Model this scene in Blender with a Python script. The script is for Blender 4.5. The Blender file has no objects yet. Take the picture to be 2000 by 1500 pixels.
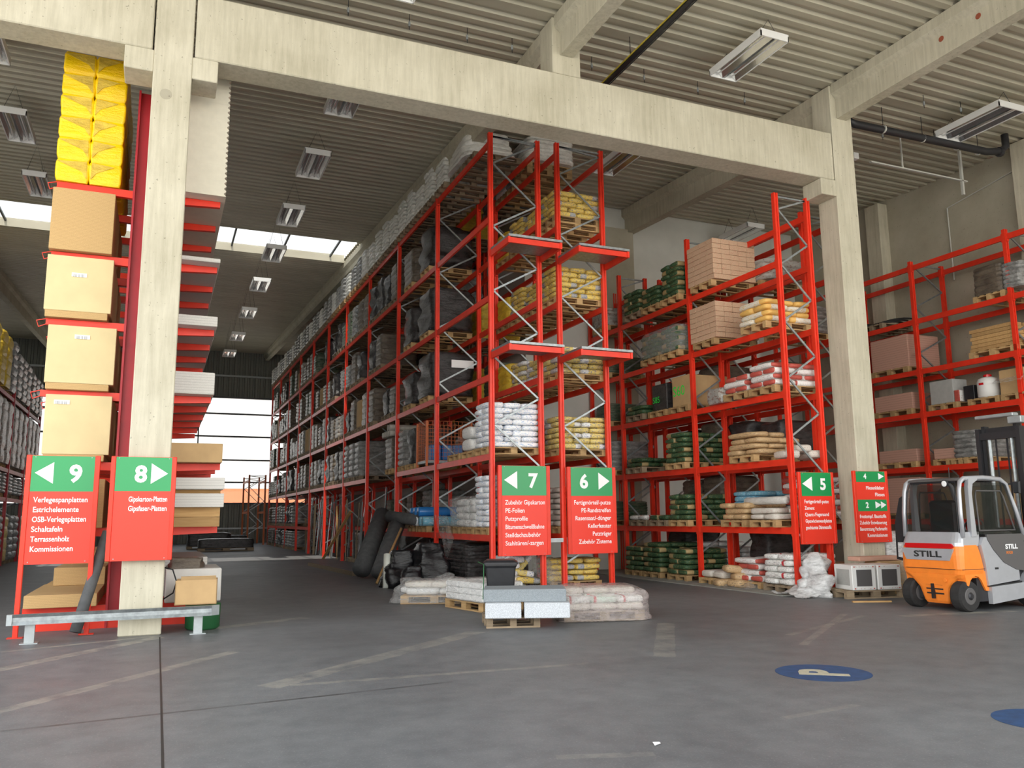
import bpy, math, random
from mathutils import Vector, Matrix, noise
random.seed(7)
R = math.radians
sc = bpy.context.scene
# ------------------------------------------------------------------ camera
W_, H_, F_ = 2000, 1500, 1617.7
yaw, pitch, roll = R(23.018), R(9.13), R(-0.5685)
fw = Vector((math.sin(yaw)*math.cos(pitch), math.cos(yaw)*math.cos(pitch), math.sin(pitch)))
rt0 = Vector((math.cos(yaw), -math.sin(yaw), 0)); up0 = rt0.cross(fw)
rt = rt0*math.cos(roll)+up0*math.sin(roll); up = -rt0*math.sin(roll)+up0*math.cos(roll)
cam = bpy.data.objects.new('camera', bpy.data.cameras.new('camera'))
sc.collection.objects.link(cam)
cam.matrix_world = Matrix(((rt.x, up.x, -fw.x, 0), (rt.y, up.y, -fw.y, 0), (rt.z, up.z, -fw.z, 1.5), (0, 0, 0, 1)))
cam.data.sensor_width = 36; cam.data.lens = 36*F_/W_; cam.data.clip_end = 500
sc.camera = cam
# ------------------------------------------------------------------ world, sun, exposure
wd = bpy.data.worlds.new('sky'); sc.world = wd; wd.use_nodes = True
wn = wd.node_tree; wn.nodes.clear()
wo = wn.nodes.new('ShaderNodeOutputWorld'); bg = wn.nodes.new('ShaderNodeBackground')
tc = wn.nodes.new('ShaderNodeTexCoord'); sx = wn.nodes.new('ShaderNodeSeparateXYZ'); cr = wn.nodes.new('ShaderNodeValToRGB')
wn.links.new(tc.outputs['Generated'], sx.inputs[0]); wn.links.new(sx.outputs['Z'], cr.inputs[0])
cr.color_ramp.elements[0].position = 0.0; cr.color_ramp.elements[0].color = (1.0, .97, .91, 1)
cr.color_ramp.elements[1].position = .7; cr.color_ramp.elements[1].color = (.84, .92, 1.0, 1)
wn.links.new(cr.outputs[0], bg.inputs[0]); bg.inputs[1].default_value = 2.6
wn.links.new(bg.outputs[0], wo.inputs[0])
sun = bpy.data.objects.new('sun', bpy.data.lights.new('sun', 'SUN')); sc.collection.objects.link(sun)
sun.data.energy = 9.0; sun.data.angle = R(.6); sun.data.color = (1, .93, .82)
sun.rotation_euler = (R(24), 0, R(-20))
sc.view_settings.view_transform = 'Standard'; sc.view_settings.look = 'None'
sc.view_settings.exposure = 0.68; sc.view_settings.gamma = 1; sc.view_settings.use_curve_mapping = False

# ------------------------------------------------------------------ material helpers
def lin(c): return tuple(((v/12.92) if v <= .04045 else ((v+.055)/1.055)**2.4) for v in c)
def hexc(r, g, b): return lin((r/255, g/255, b/255))
class NT:
    def __init__(s, name):
        s.m = bpy.data.materials.new(name); s.m.use_nodes = True; s.t = s.m.node_tree
        s.b = s.t.nodes['Principled BSDF']
    def n(s, ty, **k):
        x = s.t.nodes.new('ShaderNode'+ty)
        for a, v in k.items(): setattr(x, a, v)
        return x
    def l(s, a, b): s.t.links.new(a, b)
    def coord(s, kind='Object'): return s.n('TexCoord').outputs[kind]
    def mapping(s, vec, scale=(1, 1, 1), loc=(0, 0, 0), rot=(0, 0, 0)):
        m = s.n('Mapping'); m.inputs['Scale'].default_value = scale; m.inputs['Location'].default_value = loc
        m.inputs['Rotation'].default_value = rot
        s.l(vec, m.inputs[0]); return m.outputs[0]
    def noise(s, vec, scale=5, detail=4, rough=.55):
        n = s.n('TexNoise'); n.inputs['Scale'].default_value = scale; n.inputs['Detail'].default_value = detail
        n.inputs['Roughness'].default_value = rough; s.l(vec, n.inputs['Vector']); return n.outputs['Fac']
    def ramp(s, fac, stops):
        r = s.n('ValToRGB'); e = r.color_ramp.elements
        while len(e) < len(stops): e.new(.5)
        for i, (p, c) in enumerate(stops):
            e[i].position = p; e[i].color = (c[0], c[1], c[2], 1) if not isinstance(c, (int, float)) else (c, c, c, 1)
        s.l(fac, r.inputs[0]); return r.outputs[0]
    def math(s, op, a, b=None, c=None):
        m = s.n('Math', operation=op)
        for i, v in enumerate((a, b, c)):
            if v is None: continue
            if isinstance(v, (int, float)): m.inputs[i].default_value = v
            else: s.l(v, m.inputs[i])
        return m.outputs[0]
    def mix(s, fac, a, b, mode='MIX'):
        m = s.n('Mix', data_type='RGBA', blend_type=mode)
        for k, v in ((0, fac), (6, a), (7, b)):
            if isinstance(v, (int, float)): m.inputs[k].default_value = v
            elif isinstance(v, tuple): m.inputs[k].default_value = (v[0], v[1], v[2], 1)
            else: s.l(v, m.inputs[k])
        return m.outputs[2]
    def color(s, v):
        if isinstance(v, tuple): s.b.inputs['Base Color'].default_value = (v[0], v[1], v[2], 1)
        else: s.l(v, s.b.inputs['Base Color'])
        return s
    def set(s, rough=.5, metal=0, spec=None, alpha=None, trans=None, emit=None, estr=0):
        if isinstance(rough, (int, float)): s.b.inputs['Roughness'].default_value = rough
        else: s.l(rough, s.b.inputs['Roughness'])
        s.b.inputs['Metallic'].default_value = metal
        if spec is not None: s.b.inputs['Specular IOR Level'].default_value = spec
        if alpha is not None:
            if isinstance(alpha, (int, float)): s.b.inputs['Alpha'].default_value = alpha
            else: s.l(alpha, s.b.inputs['Alpha'])
        if trans is not None: s.b.inputs['Transmission Weight'].default_value = trans
        return s
    def bump(s, h, strength=.3, dist=.02):
        b = s.n('Bump'); b.inputs['Strength'].default_value = strength; b.inputs['Distance'].default_value = dist
        s.l(h, b.inputs['Height']); s.l(b.outputs[0], s.b.inputs['Normal']); return s
M = {}
def simple(name, col, rough=.5, metal=0, var=.0, scale=8, spec=None, bump=0):
    t = NT(name)
    if var:
        v = t.noise(t.coord(), scale)
        d = tuple(max(0, c*(1-var)) for c in col); u = tuple(min(1, c*(1+var)) for c in col)
        t.color(t.ramp(v, [(.3, d), (.7, u)]))
        if bump: t.bump(v, bump)
    else: t.color(col)
    t.set(rough, metal, spec); M[name] = t.m; return t.m

def concrete(name, a, b, streak=True):
    t = NT(name); co = t.coord()
    n1 = t.noise(co, .9, 6, .6); n2 = t.noise(t.mapping(co, (6, 6, .5)), 2.2, 5, .65); n3 = t.noise(co, 40, 3)
    c = t.ramp(n1, [(.3, a), (.7, b)])
    if streak: c = t.mix(.30, c, t.ramp(n2, [(.35, tuple(v*.72 for v in a)), (.62, b)]), 'MIX')
    pores = t.ramp(t.noise(co, 22, 2), [(.0, 0.0), (.27, 0.0), (.30, 1.0), (1, 1.0)])
    c = t.mix(1.0, c, t.mix(.35, (1.0, 1.0, 1.0), pores), 'MULTIPLY')
    t.color(c).set(.85, spec=.2); t.bump(n3, .15, .01); M[name] = t.m
concrete('concrete', (.44, .405, .30), (.63, .59, .47))
concrete('wall_concrete', (.36, .33, .25), (.47, .44, .35), False)
simple('white_wall', (.62, .62, .57), .9, var=.06, scale=1.5)
simple('red_paint', (.78, .040, .016), .38, var=.10, scale=3, spec=.4)
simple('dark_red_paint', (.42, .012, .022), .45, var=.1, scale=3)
simple('sign_red', (.86, .045, .022), .35, spec=.4)
simple('sign_green', (.008, .30, .085), .28, spec=.5)
simple('sign_white', (.93, .93, .93), .5)
simple('galvanised', (.34, .37, .38), .42, .7, var=.22, scale=14)
simple('galv_light', (.38, .41, .42), .45, .5, var=.1, scale=9)
simple('steel_dark', (.05, .05, .055), .45, .6)
simple('black_plastic', (.018, .019, .022), .45, var=.2)
simple('rubber', (.022, .021, .021), .85, var=.3, scale=12)
simple('lamp_white', (.82, .82, .80), .4)
simple('louvre', (.75, .75, .75), .18, .9)
simple('pipe_black', (.025, .025, .028), .5)
simple('conduit', (.55, .55, .50), .6)
simple('cable_yellow', (.62, .48, .05), .6)
simple('yellow_plug', (.32, .08, .04), .7)
simple('forklift_orange', (.90, .24, .03), .38, spec=.5, var=.05)
simple('forklift_silver', (.46, .47, .50), .35, .35, var=.04)
simple('forklift_grey', (.10, .095, .095), .5)
simple('tail_red', (.55, .01, .012), .2)
simple('white_plastic', (.78, .78, .76), .45)
simple('cord_dark', (.02, .02, .02), .6)
simple('blue_paint', (.020, .062, .155), .6, var=.25, scale=9)
simple('floor_cream', (.42, .38, .28), .8, var=.15, scale=20)
simple('cardboard', (.50, .33, .16), .85, var=.08, scale=4)
simple('board_beige', (.66, .53, .29), .8, var=.05, scale=3)
simple('board_pink', (.62, .36, .27), .85, var=.06)
simple('board_white', (.66, .64, .60), .8, var=.07, scale=5)
simple('board_cream', (.74, .70, .58), .7, var=.04)
simple('board_grey', (.40, .40, .38), .8, var=.07)
simple('tape', (.35, .28, .12), .4)
simple('label_white', (.85, .85, .85), .6)
simple('green_marker', (.02, .75, .07), .6)
simple('green_plastic', (.02, .12, .04), .5)
simple('orange_wire', (.55, .13, .03), .5)
simple('blue_film', (.03, .20, .55), .3)
simple('felt_roll', (.09, .092, .095), .95, var=.2)
simple('white_roll', (.62, .64, .58), .5)
simple('paper_roll', (.50, .47, .42), .7, var=.08)
simple('exterior_ground', (.55, .52, .47), .9, var=.1, scale=.6)
simple('exterior_building', (.75, .30, .16), .9, var=.1)
simple('slate_cladding', (.20, .21, .19), .6, .2, var=.06)
simple('mullion', (.08, .09, .10), .5)
simple('kerb', (.27, .27, .24), .9, var=.12, scale=5)
simple('aluminium_profile', (.36, .38, .40), .4, .7, var=.2)

# roof decking
t = NT('roof_deck'); co = t.coord()
n = t.noise(t.mapping(co, (.5, 1.2, 1)), 1.2, 3)
t.color(t.ramp(n, [(.3, (.43, .395, .30)), (.7, (.52, .485, .38))])).set(.55, .1); M['roof_deck'] = t.m
# wood
def wood(name, a, b):
    t = NT(name); co = t.coord(); oi = t.n('ObjectInfo').outputs['Random']
    n = t.noise(t.mapping(co, (1.5, 14, 14)), 2, 4)
    n2 = t.noise(co, 1.7, 2)
    c = t.ramp(n, [(.25, a), (.75, b)])
    c = t.mix(t.math('MULTIPLY', n2, .5), c, tuple(v*.6 for v in a))
    hv = t.n('HueSaturation'); t.l(c, hv.inputs['Color']); t.l(t.math('ADD', t.math('MULTIPLY', oi, .4), .8), hv.inputs['Value'])
    t.color(hv.outputs[0]).set(.8); M[name] = t.m
wood('pallet_wood', (.40, .24, .10), (.62, .42, .20))
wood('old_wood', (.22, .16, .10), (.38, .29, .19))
wood('plank_wood', (.48, .27, .10), (.66, .42, .18))
# chipboard sheet stack: fine horizontal layers
def sheets(name, a, b, pitch=.022):
    t = NT(name); co = t.coord(); s = t.n('SeparateXYZ'); t.l(co, s.inputs[0])
    fr = t.math('FRACT', t.math('DIVIDE', s.outputs['Z'], pitch))
    ln = t.math('LESS_THAN', fr, .12)
    n = t.noise(co, 110, 3)
    c = t.ramp(n, [(.3, a), (.7, b)])
    c = t.mix(t.math('MULTIPLY', ln, .45), c, tuple(v*.35 for v in a))
    t.color(c).set(.85); M[name] = t.m
sheets('chipboard', (.46, .29, .12), (.60, .40, .18))
sheets('plasterboard', (.60, .58, .54), (.70, .68, .64), .04)
sheets('pink_sheets', (.55, .31, .24), (.64, .38, .29), .06)
# shrink film and wrapped loads
def film(name, col, alpha, rough=.25):
    t = NT(name); co = t.coord()
    n = t.noise(t.mapping(co, (3, 3, 9)), 2.5, 5, .7)
    t.color(col).set(t.ramp(n, [(.3, rough*.6), (.7, rough*1.6)]), alpha=t.ramp(n, [(.3, alpha*.55), (.7, min(1, alpha*1.35))]))
    t.bump(n, .8, .03); M[name] = t.m
film('clear_film', (.72, .72, .71), .28)
film('pink_film', (.56, .49, .47), .42)
film('milky_film', (.80, .80, .80), .72, .3)
def wrapped(name, a, b, rough=.3, scale=4, print_col=None, spec=.5, metal=0):
    t = NT(name); co = t.coord(); oi = t.n('ObjectInfo').outputs['Random']
    vec = t.n('VectorMath', operation='ADD'); t.l(co, vec.inputs[0]); t.l(oi, vec.inputs[1])
    n = t.noise(t.mapping(vec.outputs[0], (1, 1, 2.4)), scale, 6, .7)
    c = t.ramp(n, [(.32, a), (.68, b)])
    if print_col:
        p = t.noise(t.mapping(vec.outputs[0], (5, 5, 9)), 2, 3)
        c = t.mix(t.ramp(p, [(.55, 0.0), (.60, .75)]), c, print_col)
    t.color(c).set(rough, metal, spec); t.bump(n, .7, .05); M[name] = t.m
wrapped('wrap_silver', (.13, .13, .125), (.40, .40, .385), .24)
wrapped('wrap_white', (.55, .54, .50), (.88, .87, .82), .33)
wrapped('wrap_dark', (.016, .015, .015), (.062, .056, .056), .22)
wrapped('wrap_brown', (.07, .055, .042), (.20, .16, .12), .28)
wrapped('wrap_black', (.003, .003, .004), (.010, .010, .012), .10, 3, spec=.55)
wrapped('wrap_yellow', (.50, .32, .03), (.85, .60, .06), .35)
wrapped('wrap_print', (.26, .25, .23), (.48, .46, .42), .3, 4, (.20, .09, .06))
wrapped('wrap_green', (.03, .06, .035), (.16, .17, .12), .3, 4, (.02, .08, .035))
wrapped('insulation_yellow', (.93, .56, .0), (1.0, .68, .0), .3, 2)
# printed bags (Generated coordinates so copies share them)
def bagmat(name, base, band=None, b0=.6, b1=1.0, ink=(.08, .08, .1), ink_amt=.6, ends=None, rough=.55):
    t = NT(name); g = t.coord('Generated'); oi = t.n('ObjectInfo').outputs['Random']
    s = t.n('SeparateXYZ'); t.l(g, s.inputs[0])
    n = t.noise(t.coord(), 7, 3)
    c = t.mix(t.math('MULTIPLY', n, .3), base, tuple(v*.8 for v in base))
    if band:
        m = t.math('MULTIPLY', t.math('GREATER_THAN', s.outputs['X'], b0), t.math('LESS_THAN', s.outputs['X'], b1))
        c = t.mix(m, c, band)
    if ends:
        m = t.math('GREATER_THAN', t.math('ABSOLUTE', t.math('SUBTRACT', s.outputs['X'], .5)), .435)
        c = t.mix(m, c, ends)
    vec = t.n('VectorMath', operation='ADD'); t.l(g, vec.inputs[0]); t.l(t.math('MULTIPLY', oi, 7), vec.inputs[1])
    tx = t.noise(t.mapping(vec.outputs[0], (9, 9, 5)), 1.6, 2, .5)
    row = t.math('GREATER_THAN', t.math('SINE', t.math('MULTIPLY', s.outputs['Z'], 26)), -.2)
    m = t.math('MULTIPLY', t.ramp(tx, [(.55, 0.0), (.57, ink_amt)]), row)
    c = t.mix(m, c, ink)
    t.color(c).set(rough); t.bump(t.noise(t.coord(), 9, 4), .5, .015); M[name] = t.m
bagmat('bag_yellow', (.76, .56, .13), (.42, .42, .40), .68, .92, (.05, .08, .22), .8)
bagmat('bag_yellow_blue', (.76, .61, .20), (.72, .72, .70), .70, 1.0, (.03, .07, .30), .85)
bagmat('bag_silver', (.80, .79, .74), None, ink=(.30, .29, .27), ink_amt=.35, rough=.3)
bagmat('bag_white_blue', (.92, .93, .94), None, ink=(.12, .32, .66), ink_amt=.75)
bagmat('bag_white', (.80, .80, .78), None, ink=(.35, .38, .45), ink_amt=.35)
bagmat('bag_white_red', (.80, .79, .76), None, ink=(.30, .04, .04), ink_amt=.4, ends=(.50, .09, .065))
bagmat('bag_white_mark', (.80, .80, .77), (.55, .04, .05), .22, .30, (.05, .06, .06), .6)
bagmat('bag_orange', (.80, .76, .66), (.84, .50, .14), .0, .24, (.70, .45, .10), .8)
bagmat('bag_kraft', (.56, .38, .20), None, ink=(.12, .08, .05), ink_amt=.6)
bagmat('bag_green', (.030, .085, .038), (.42, .30, .14), .66, .95, (.30, .27, .10), .7)
bagmat('bag_lightblue', (.20, .50, .66), None, ink=(.75, .8, .85), ink_amt=.7)
bagmat('bag_plaster', (.66, .62, .55), None, ink=(.35, .12, .08), ink_amt=.35)
bagmat('carton_tan', (.60, .41, .27), None, ink=(.48, .10, .06), ink_amt=.5, rough=.8)
bagmat('bag_teal', (.62, .74, .64), (.55, .04, .05), .12, .22, (.05, .06, .06), .4)

# foam block with speckles
t = NT('foam_grey'); co = t.coord(); v = t.noise(co, 120, 2)
t.color(t.ramp(v, [(.40, (.20, .225, .245)), (.60, (.27, .30, .32))])).set(.9); M['foam_grey'] = t.m
t = NT('foam_white'); co = t.coord(); v = t.noise(co, 120, 2)
t.color(t.ramp(v, [(.40, (.40, .42, .45)), (.60, (.62, .65, .69))])).set(.9); M['foam_white'] = t.m
# glass
t = NT('cab_glass'); t.color((.015, .02, .018)).set(.03, alpha=.34, spec=.7); M['cab_glass'] = t.m
t = NT('window_glass'); t.color((.05, .06, .06)).set(.05, alpha=.45); M['window_glass'] = t.m
t = NT('skylight_panel'); t.color((.10, .11, .11)).set(.3, alpha=.45); M['skylight_panel'] = t.m

# floor with worn marks of their own shape
t = NT('floor_asphalt'); co = t.coord(); s = t.n('SeparateXYZ'); t.l(co, s.inputs[0]); X, Y = s.outputs['X'], s.outputs['Y']
n1 = t.noise(co, .35, 6, .6); n2 = t.noise(co, 3.0, 5, .7); n3 = t.noise(co, 60, 3, .6)
c = t.ramp(n1, [(.3, (.108, .112, .118)), (.7, (.172, .177, .184))])
c = t.mix(.35, c, t.ramp(n2, [(.35, (.088, .092, .098)), (.65, (.20, .202, .205))]))
c = t.mix(t.ramp(n3, [(.58, 0.0), (.72, .5)]), c, (.32, .315, .30))
def streak(c, p, q, w, amt, col):
    dx, dy = q[0]-p[0], q[1]-p[1]; L = math.hypot(dx, dy); dx /= L; dy /= L
    a = t.math('ADD', t.math('MULTIPLY', t.math('SUBTRACT', X, p[0]), dx), t.math('MULTIPLY', t.math('SUBTRACT', Y, p[1]), dy))
    b = t.math('ADD', t.math('MULTIPLY', t.math('SUBTRACT', X, p[0]), -dy), t.math('MULTIPLY', t.math('SUBTRACT', Y, p[1]), dx))
    b = t.math('ADD', b, t.math('MULTIPLY', t.math('SUBTRACT', n2, .5), w*.8))
    m = t.math('LESS_THAN', t.math('ABSOLUTE', b), w)
    m = t.math('MULTIPLY', m, t.math('MULTIPLY', t.math('GREATER_THAN', a, 0), t.math('LESS_THAN', a, L)))
    m = t.math('MULTIPLY', m, t.math('MULTIPLY', t.ramp(n2, [(.36, .1), (.60, 1.0)]), amt))
    return t.mix(m, c, col)
lt = (.34, .32, .27)
c = streak(c, (-3.2, 8.1), (.1, 12.1), .10, .8, lt)
c = streak(c, (-1.6, 11.6), (.1, 12.25), .05, .8, lt)
c = streak(c, (-1.3, 7.8), (.9, 10.4), .08, .55, lt)
c = streak(c, (1.0, 8.1), (4.0, 10.7), .13, .45, lt)
c = streak(c, (1.2, 8.1), (4.2, 7.9), .05, .5, lt)
c = streak(c, (5.1, 7.9), (6.7, 10.3), .12, .4, lt)
c = streak(c, (7.4, 8.6), (9.8, 9.7), .05, .4, lt)
c = streak(c, (7.0, 7.9), (9.7, 10.0), .05, .35, lt)
c = streak(c, (2.4, 5.0), (3.0, 4.8), .05, .35, lt)
c = streak(c, (4.4, 5.2), (5.2, 5.3), .04, .25, lt)
c = streak(c, (10.2, 9.4), (12.2, 9.1), .10, .7, lt)
c = streak(c, (.6, 12.6), (2.2, 13.4), .12, .6, lt)
c = streak(c, (-2.0, 7.2), (2.6, 7.6), .025, .8, (.03, .03, .03))
t.color(c); t.set(t.ramp(n1, [(.3, .42), (.7, .60)]), spec=.35); t.bump(n3, .12, .01); M['floor_asphalt'] = t.m

# ------------------------------------------------------------------ mesh helpers
class MB:
    def __init__(s): s.v = []; s.f = []; s.smooth = False
    def add(s, vs, fs):
        k = len(s.v); s.v += [tuple(v) for v in vs]; s.f += [tuple(i+k for i in f) for f in fs]; return s
    def box(s, x0, x1, y0, y1, z0, z1, m=None):
        vs = [(x, y, z) for z in (z0, z1) for y in (y0, y1) for x in (x0, x1)]
        if m: vs = [m @ Vector(v) for v in vs]
        return s.add(vs, [(0, 2, 3, 1), (4, 5, 7, 6), (0, 1, 5, 4), (2, 6, 7, 3), (0, 4, 6, 2), (1, 3, 7, 5)])
    def cbox(s, x0, x1, y0, y1, z0, z1, c=.02):
        # chamfered box: three stacked octagon-like rings
        def ring(z, i):
            a, b, d, e = x0+i, x1-i, y0+i, y1-i; k = c
            return [(a+k, d, z), (b-k, d, z), (b, d+k, z), (b, e-k, z), (b-k, e, z), (a+k, e, z), (a, e-k, z), (a, d+k, z)]
        vs = ring(z0, c)+ring(z0+c, 0)+ring(z1-c, 0)+ring(z1, c)
        fs = [tuple(range(7, -1, -1)), tuple(range(24, 32))]
        for r in range(3):
            for i in range(8):
                j = (i+1) % 8; fs.append((r*8+i, r*8+j, (r+1)*8+j, (r+1)*8+i))
        return s.add(vs, fs)
    def prism(s, prof, axis, a, b):
        # prof: list of 2D points; axis 'x' -> (y,z), 'y' -> (x,z), 'z' -> (x,y)
        n = len(prof)
        def P(p, t_):
            return {'x': (t_, p[0], p[1]), 'y': (p[0], t_, p[1]), 'z': (p[0], p[1], t_)}[axis]
        vs = [P(p, a) for p in prof]+[P(p, b) for p in prof]
        fs = [tuple(range(n)), tuple(range(2*n-1, n-1, -1))]+[(i, n+i, n+(i+1) % n, (i+1) % n) for i in range(n)]
        return s.add(vs, fs)
    def bar(s, p, q, w, h=None):
        h = h or w; p = Vector(p); q = Vector(q); d = (q-p); L = d.length; d.normalize()
        u = d.cross(Vector((0, 0, 1)));
        if u.length < 1e-4: u = Vector((1, 0, 0))
        u.normalize(); v = u.cross(d)
        vs = [b+u*(sx_*w/2)+v*(sy_*h/2) for b in (p, q) for sx_, sy_ in ((-1, -1), (1, -1), (1, 1), (-1, 1))]
        return s.add(vs, [(0, 1, 2, 3), (7, 6, 5, 4)]+[(i, 4+i, 4+(i+1) % 4, (i+1) % 4) for i in range(4)])
    def tube(s, pts, r, n=8, cap=True):
        pts = [Vector(p) for p in pts]; rs = r if isinstance(r, (list, tuple)) else [r]*len(pts)
        k = len(s.v); prev = None
        for i, p in enumerate(pts):
            d = (pts[min(i+1, len(pts)-1)]-pts[max(i-1, 0)]).normalized()
            u = d.cross(Vector((0, 0, 1))) if prev is None else prev-d*prev.dot(d)
            if u.length < 1e-4: u = d.cross(Vector((0, 1, 0)))
            u.normalize(); prev = u; v = d.cross(u)
            for a in range(n):
                an = 2*math.pi*a/n; s.v.append(tuple(p+(u*math.cos(an)+v*math.sin(an))*rs[i]))
        for i in range(len(pts)-1):
            for a in range(n):
                b = (a+1) % n; s.f.append((k+i*n+a, k+i*n+b, k+(i+1)*n+b, k+(i+1)*n+a))
        if cap: s.f.append(tuple(k+a for a in range(n-1, -1, -1))); e = k+(len(pts)-1)*n; s.f.append(tuple(e+a for a in range(n)))
        return s
    def ring(s, p, axis, prof, n=24):
        # lathe profile (r, t) about axis through p
        k = len(s.v); ax = Vector(axis).normalized(); u = ax.orthogonal().normalized(); v = ax.cross(u); p = Vector(p)
        for r, t_ in prof:
            for a in range(n):
                an = 2*math.pi*a/n; s.v.append(tuple(p+ax*t_+(u*math.cos(an)+v*math.sin(an))*r))
        for i in range(len(prof)-1):
            for a in range(n):
                b = (a+1) % n; s.f.append((k+i*n+a, k+i*n+b, k+(i+1)*n+b, k+(i+1)*n+a))
        s.f.append(tuple(k+a for a in range(n-1, -1, -1))); e = k+(len(prof)-1)*n; s.f.append(tuple(e+a for a in range(n)))
        return s
    def loft(s, rings, caps=True):
        k = len(s.v); n = len(rings[0])
        for r in rings: s.v += [tuple(p) for p in r]
        for i in range(len(rings)-1):
            for a in range(n):
                b = (a+1) % n; s.f.append((k+i*n+a, k+i*n+b, k+(i+1)*n+b, k+(i+1)*n+a))
        if caps: s.f.append(tuple(k+a for a in range(n-1, -1, -1))); e = k+(len(rings)-1)*n; s.f.append(tuple(e+a for a in range(n)))
        return s
    def mesh(s, name, mat, smooth=False):
        me = bpy.data.meshes.new(name); me.from_pydata(s.v, [], s.f); me.validate(); me.update()
        me.materials.append(M[mat] if isinstance(mat, str) else mat)
        if smooth or s.smooth:
            for p in me.polygons: p.use_smooth = True
        return me
def link(name, me, parent=None, loc=(0, 0, 0), rot=(0, 0, 0), scale=(1, 1, 1)):
    o = bpy.data.objects.new(name, me); sc.collection.objects.link(o)
    o.location = loc; o.rotation_euler = rot; o.scale = scale
    if parent: o.parent = parent
    return o
def obj(name, mb, mat, parent=None, smooth=False, **k): return link(name, mb.mesh(name, mat, smooth), parent, **k)
def tag(o, label=None, cat=None, group=None, kind=None):
    if label:
        assert 4 <= len(label.split()) <= 16, label
        o['label'] = label
    if cat: o['category'] = cat
    if group: o['group'] = group
    if kind: o['kind'] = kind
    return o
def thing(name, label, cat, loc=(0, 0, 0), rz=0, group=None, rot=None):
    o = link(name, None, None, loc, rot or (0, 0, rz)); o.empty_display_size = .1
    return tag(o, label, cat, group)
def struct(name, mb, mat, label=None, parent=None, **k):
    o = obj(name, mb, mat, parent, **k)
    if not parent: o['kind'] = 'structure'
    if label: o['label'] = label
    return o
def rrect(x0, x1, y0, y1, r, n=4):
    pts = []
    for cx, cy, a0 in ((x1-r, y1-r, 0), (x0+r, y1-r, 90), (x0+r, y0+r, 180), (x1-r, y0+r, 270)):
        for i in range(n+1):
            a = R(a0+90*i/n); pts.append((cx+r*math.cos(a), cy+r*math.sin(a)))
    return pts

# ------------------------------------------------------------------ the hall
def roof_z(y): return 10.46 if y < 14 else 10.40+.053*(y-14)+.06*max(0, (16-y)/2 if y < 16 else 0)
fl = struct('floor', MB().box(-40, 40, -14, 60, -.3, 0), 'floor_asphalt')
struct('trim_1', MB().box(-120, 120, -160, -14.0, -.3, -.01), 'exterior_ground', 'open yard in front of the hall')
struct('trim_2', MB().box(-120, 120, 60, 140, -.3, -.02), 'exterior_ground', 'open yard behind the hall')
struct('trim_3', MB().box(.105, .122, 1.5, 12.1, .0, .002), 'cord_dark', 'dark expansion joint running towards the left column')
struct('trim_4', MB().box(10.75, 12.25, 12.6, 21, .0, .018), 'kerb', 'pale concrete strip under the right storage rack')
# corrugated deck, ribs running along X
def deck(x0, x1, ya, yb, name):
    mb = MB(); pts = []; y = ya; p = .29
    while y < yb:
        for dy, dz in ((0, 0), (.13, 0), (.165, .055), (.255, .055)):
            yy = min(y+dy, yb); pts.append((yy, roof_z(yy)+dz))
        y += p
    pts.append((yb, roof_z(yb)))
    n = len(pts)
    vs = [(x0, a, b) for a, b in pts]+[(x1, a, b) for a, b in pts]
    mb.add(vs, [(i, i+1, n+i+1, n+i) for i in range(n-1)])
    vs = [(x0, a, b+.16) for a, b in pts]+[(x1, a, b+.16) for a, b in pts]
    mb.add(vs, [(i, n+i, n+i+1, i+1) for i in range(n-1)])
    return mb
mb = deck(-16, 19.6, 12.4, 27.9, 'a'); mb4 = deck(-4.5, 19.6, -2.5, 12.4, 'd'); mb.add(mb4.v, mb4.f); mb2 = deck(-16, 6.15, 31.0, 58.3, 'b'); mb3 = deck(6.15, 19.6, 27.9, 58.3, 'c')
mb.add(mb2.v, mb2.f); mb.add(mb3.v, mb3.f)
struct('ceiling', mb, 'roof_deck')
# skylight band
sk = struct('window_2', MB().box(-16, 6.15, 27.9, 27.96, 11.12, 11.42).box(-16, 6.15, 30.96, 31.02, 11.28, 11.58), 'roof_deck')
for i in range(12):
    x = 5.6-1.8*i
    obj('glazing_bar', MB().box(x-.03, x+.03, 27.9, 31.0, 11.45, 11.52), 'mullion', sk)
g = obj('pane', MB().box(-16, 6.15, 27.9, 31.0, 11.53, 11.545), 'skylight_panel', sk)
# concrete main beam
def beam(name, x0, x1, label): struct(name, MB().cbox(x0, x1, 12.35, 12.87, 8.33, 9.36, .015), 'concrete', label)
beam('trim_5', .155, 12.555, 'concrete main beam between the two columns')
beam('trim_6', -14, -.425, 'concrete main beam left of the left column')
def column(name, x0, x1, ztop, corb, label, y0=12.35):
    mb = MB().cbox(x0, x1, y0, y0+.53, 0, ztop, .012)
    o = struct(name, mb, 'concrete', label)
    for a, b in corb: obj('corbel', MB().cbox(a, b, y0, y0+.53, 7.98, 8.325, .01), 'concrete', o)
    return o
cL = column('trim_7', -.40, .13, 10.44, [(-.79, -.40), (.13, .49)], 'concrete column standing behind sign 8')
obj('lifting_patch', MB().ring((-.21, 12.352, 7.66), (0, -1, 0), [(.085, 0), (.08, .004)], 20), 'wall_concrete', cL)
cR = column('trim_8', 12.58, 13.14, 10.44, [(12.18, 12.58)], 'concrete column standing behind sign 4')
struct('trim_9', MB().cbox(6.10, 6.66, 12.35, 12.87, 9.362, 10.44, .01), 'concrete', 'short concrete post on top of the main beam')
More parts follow.
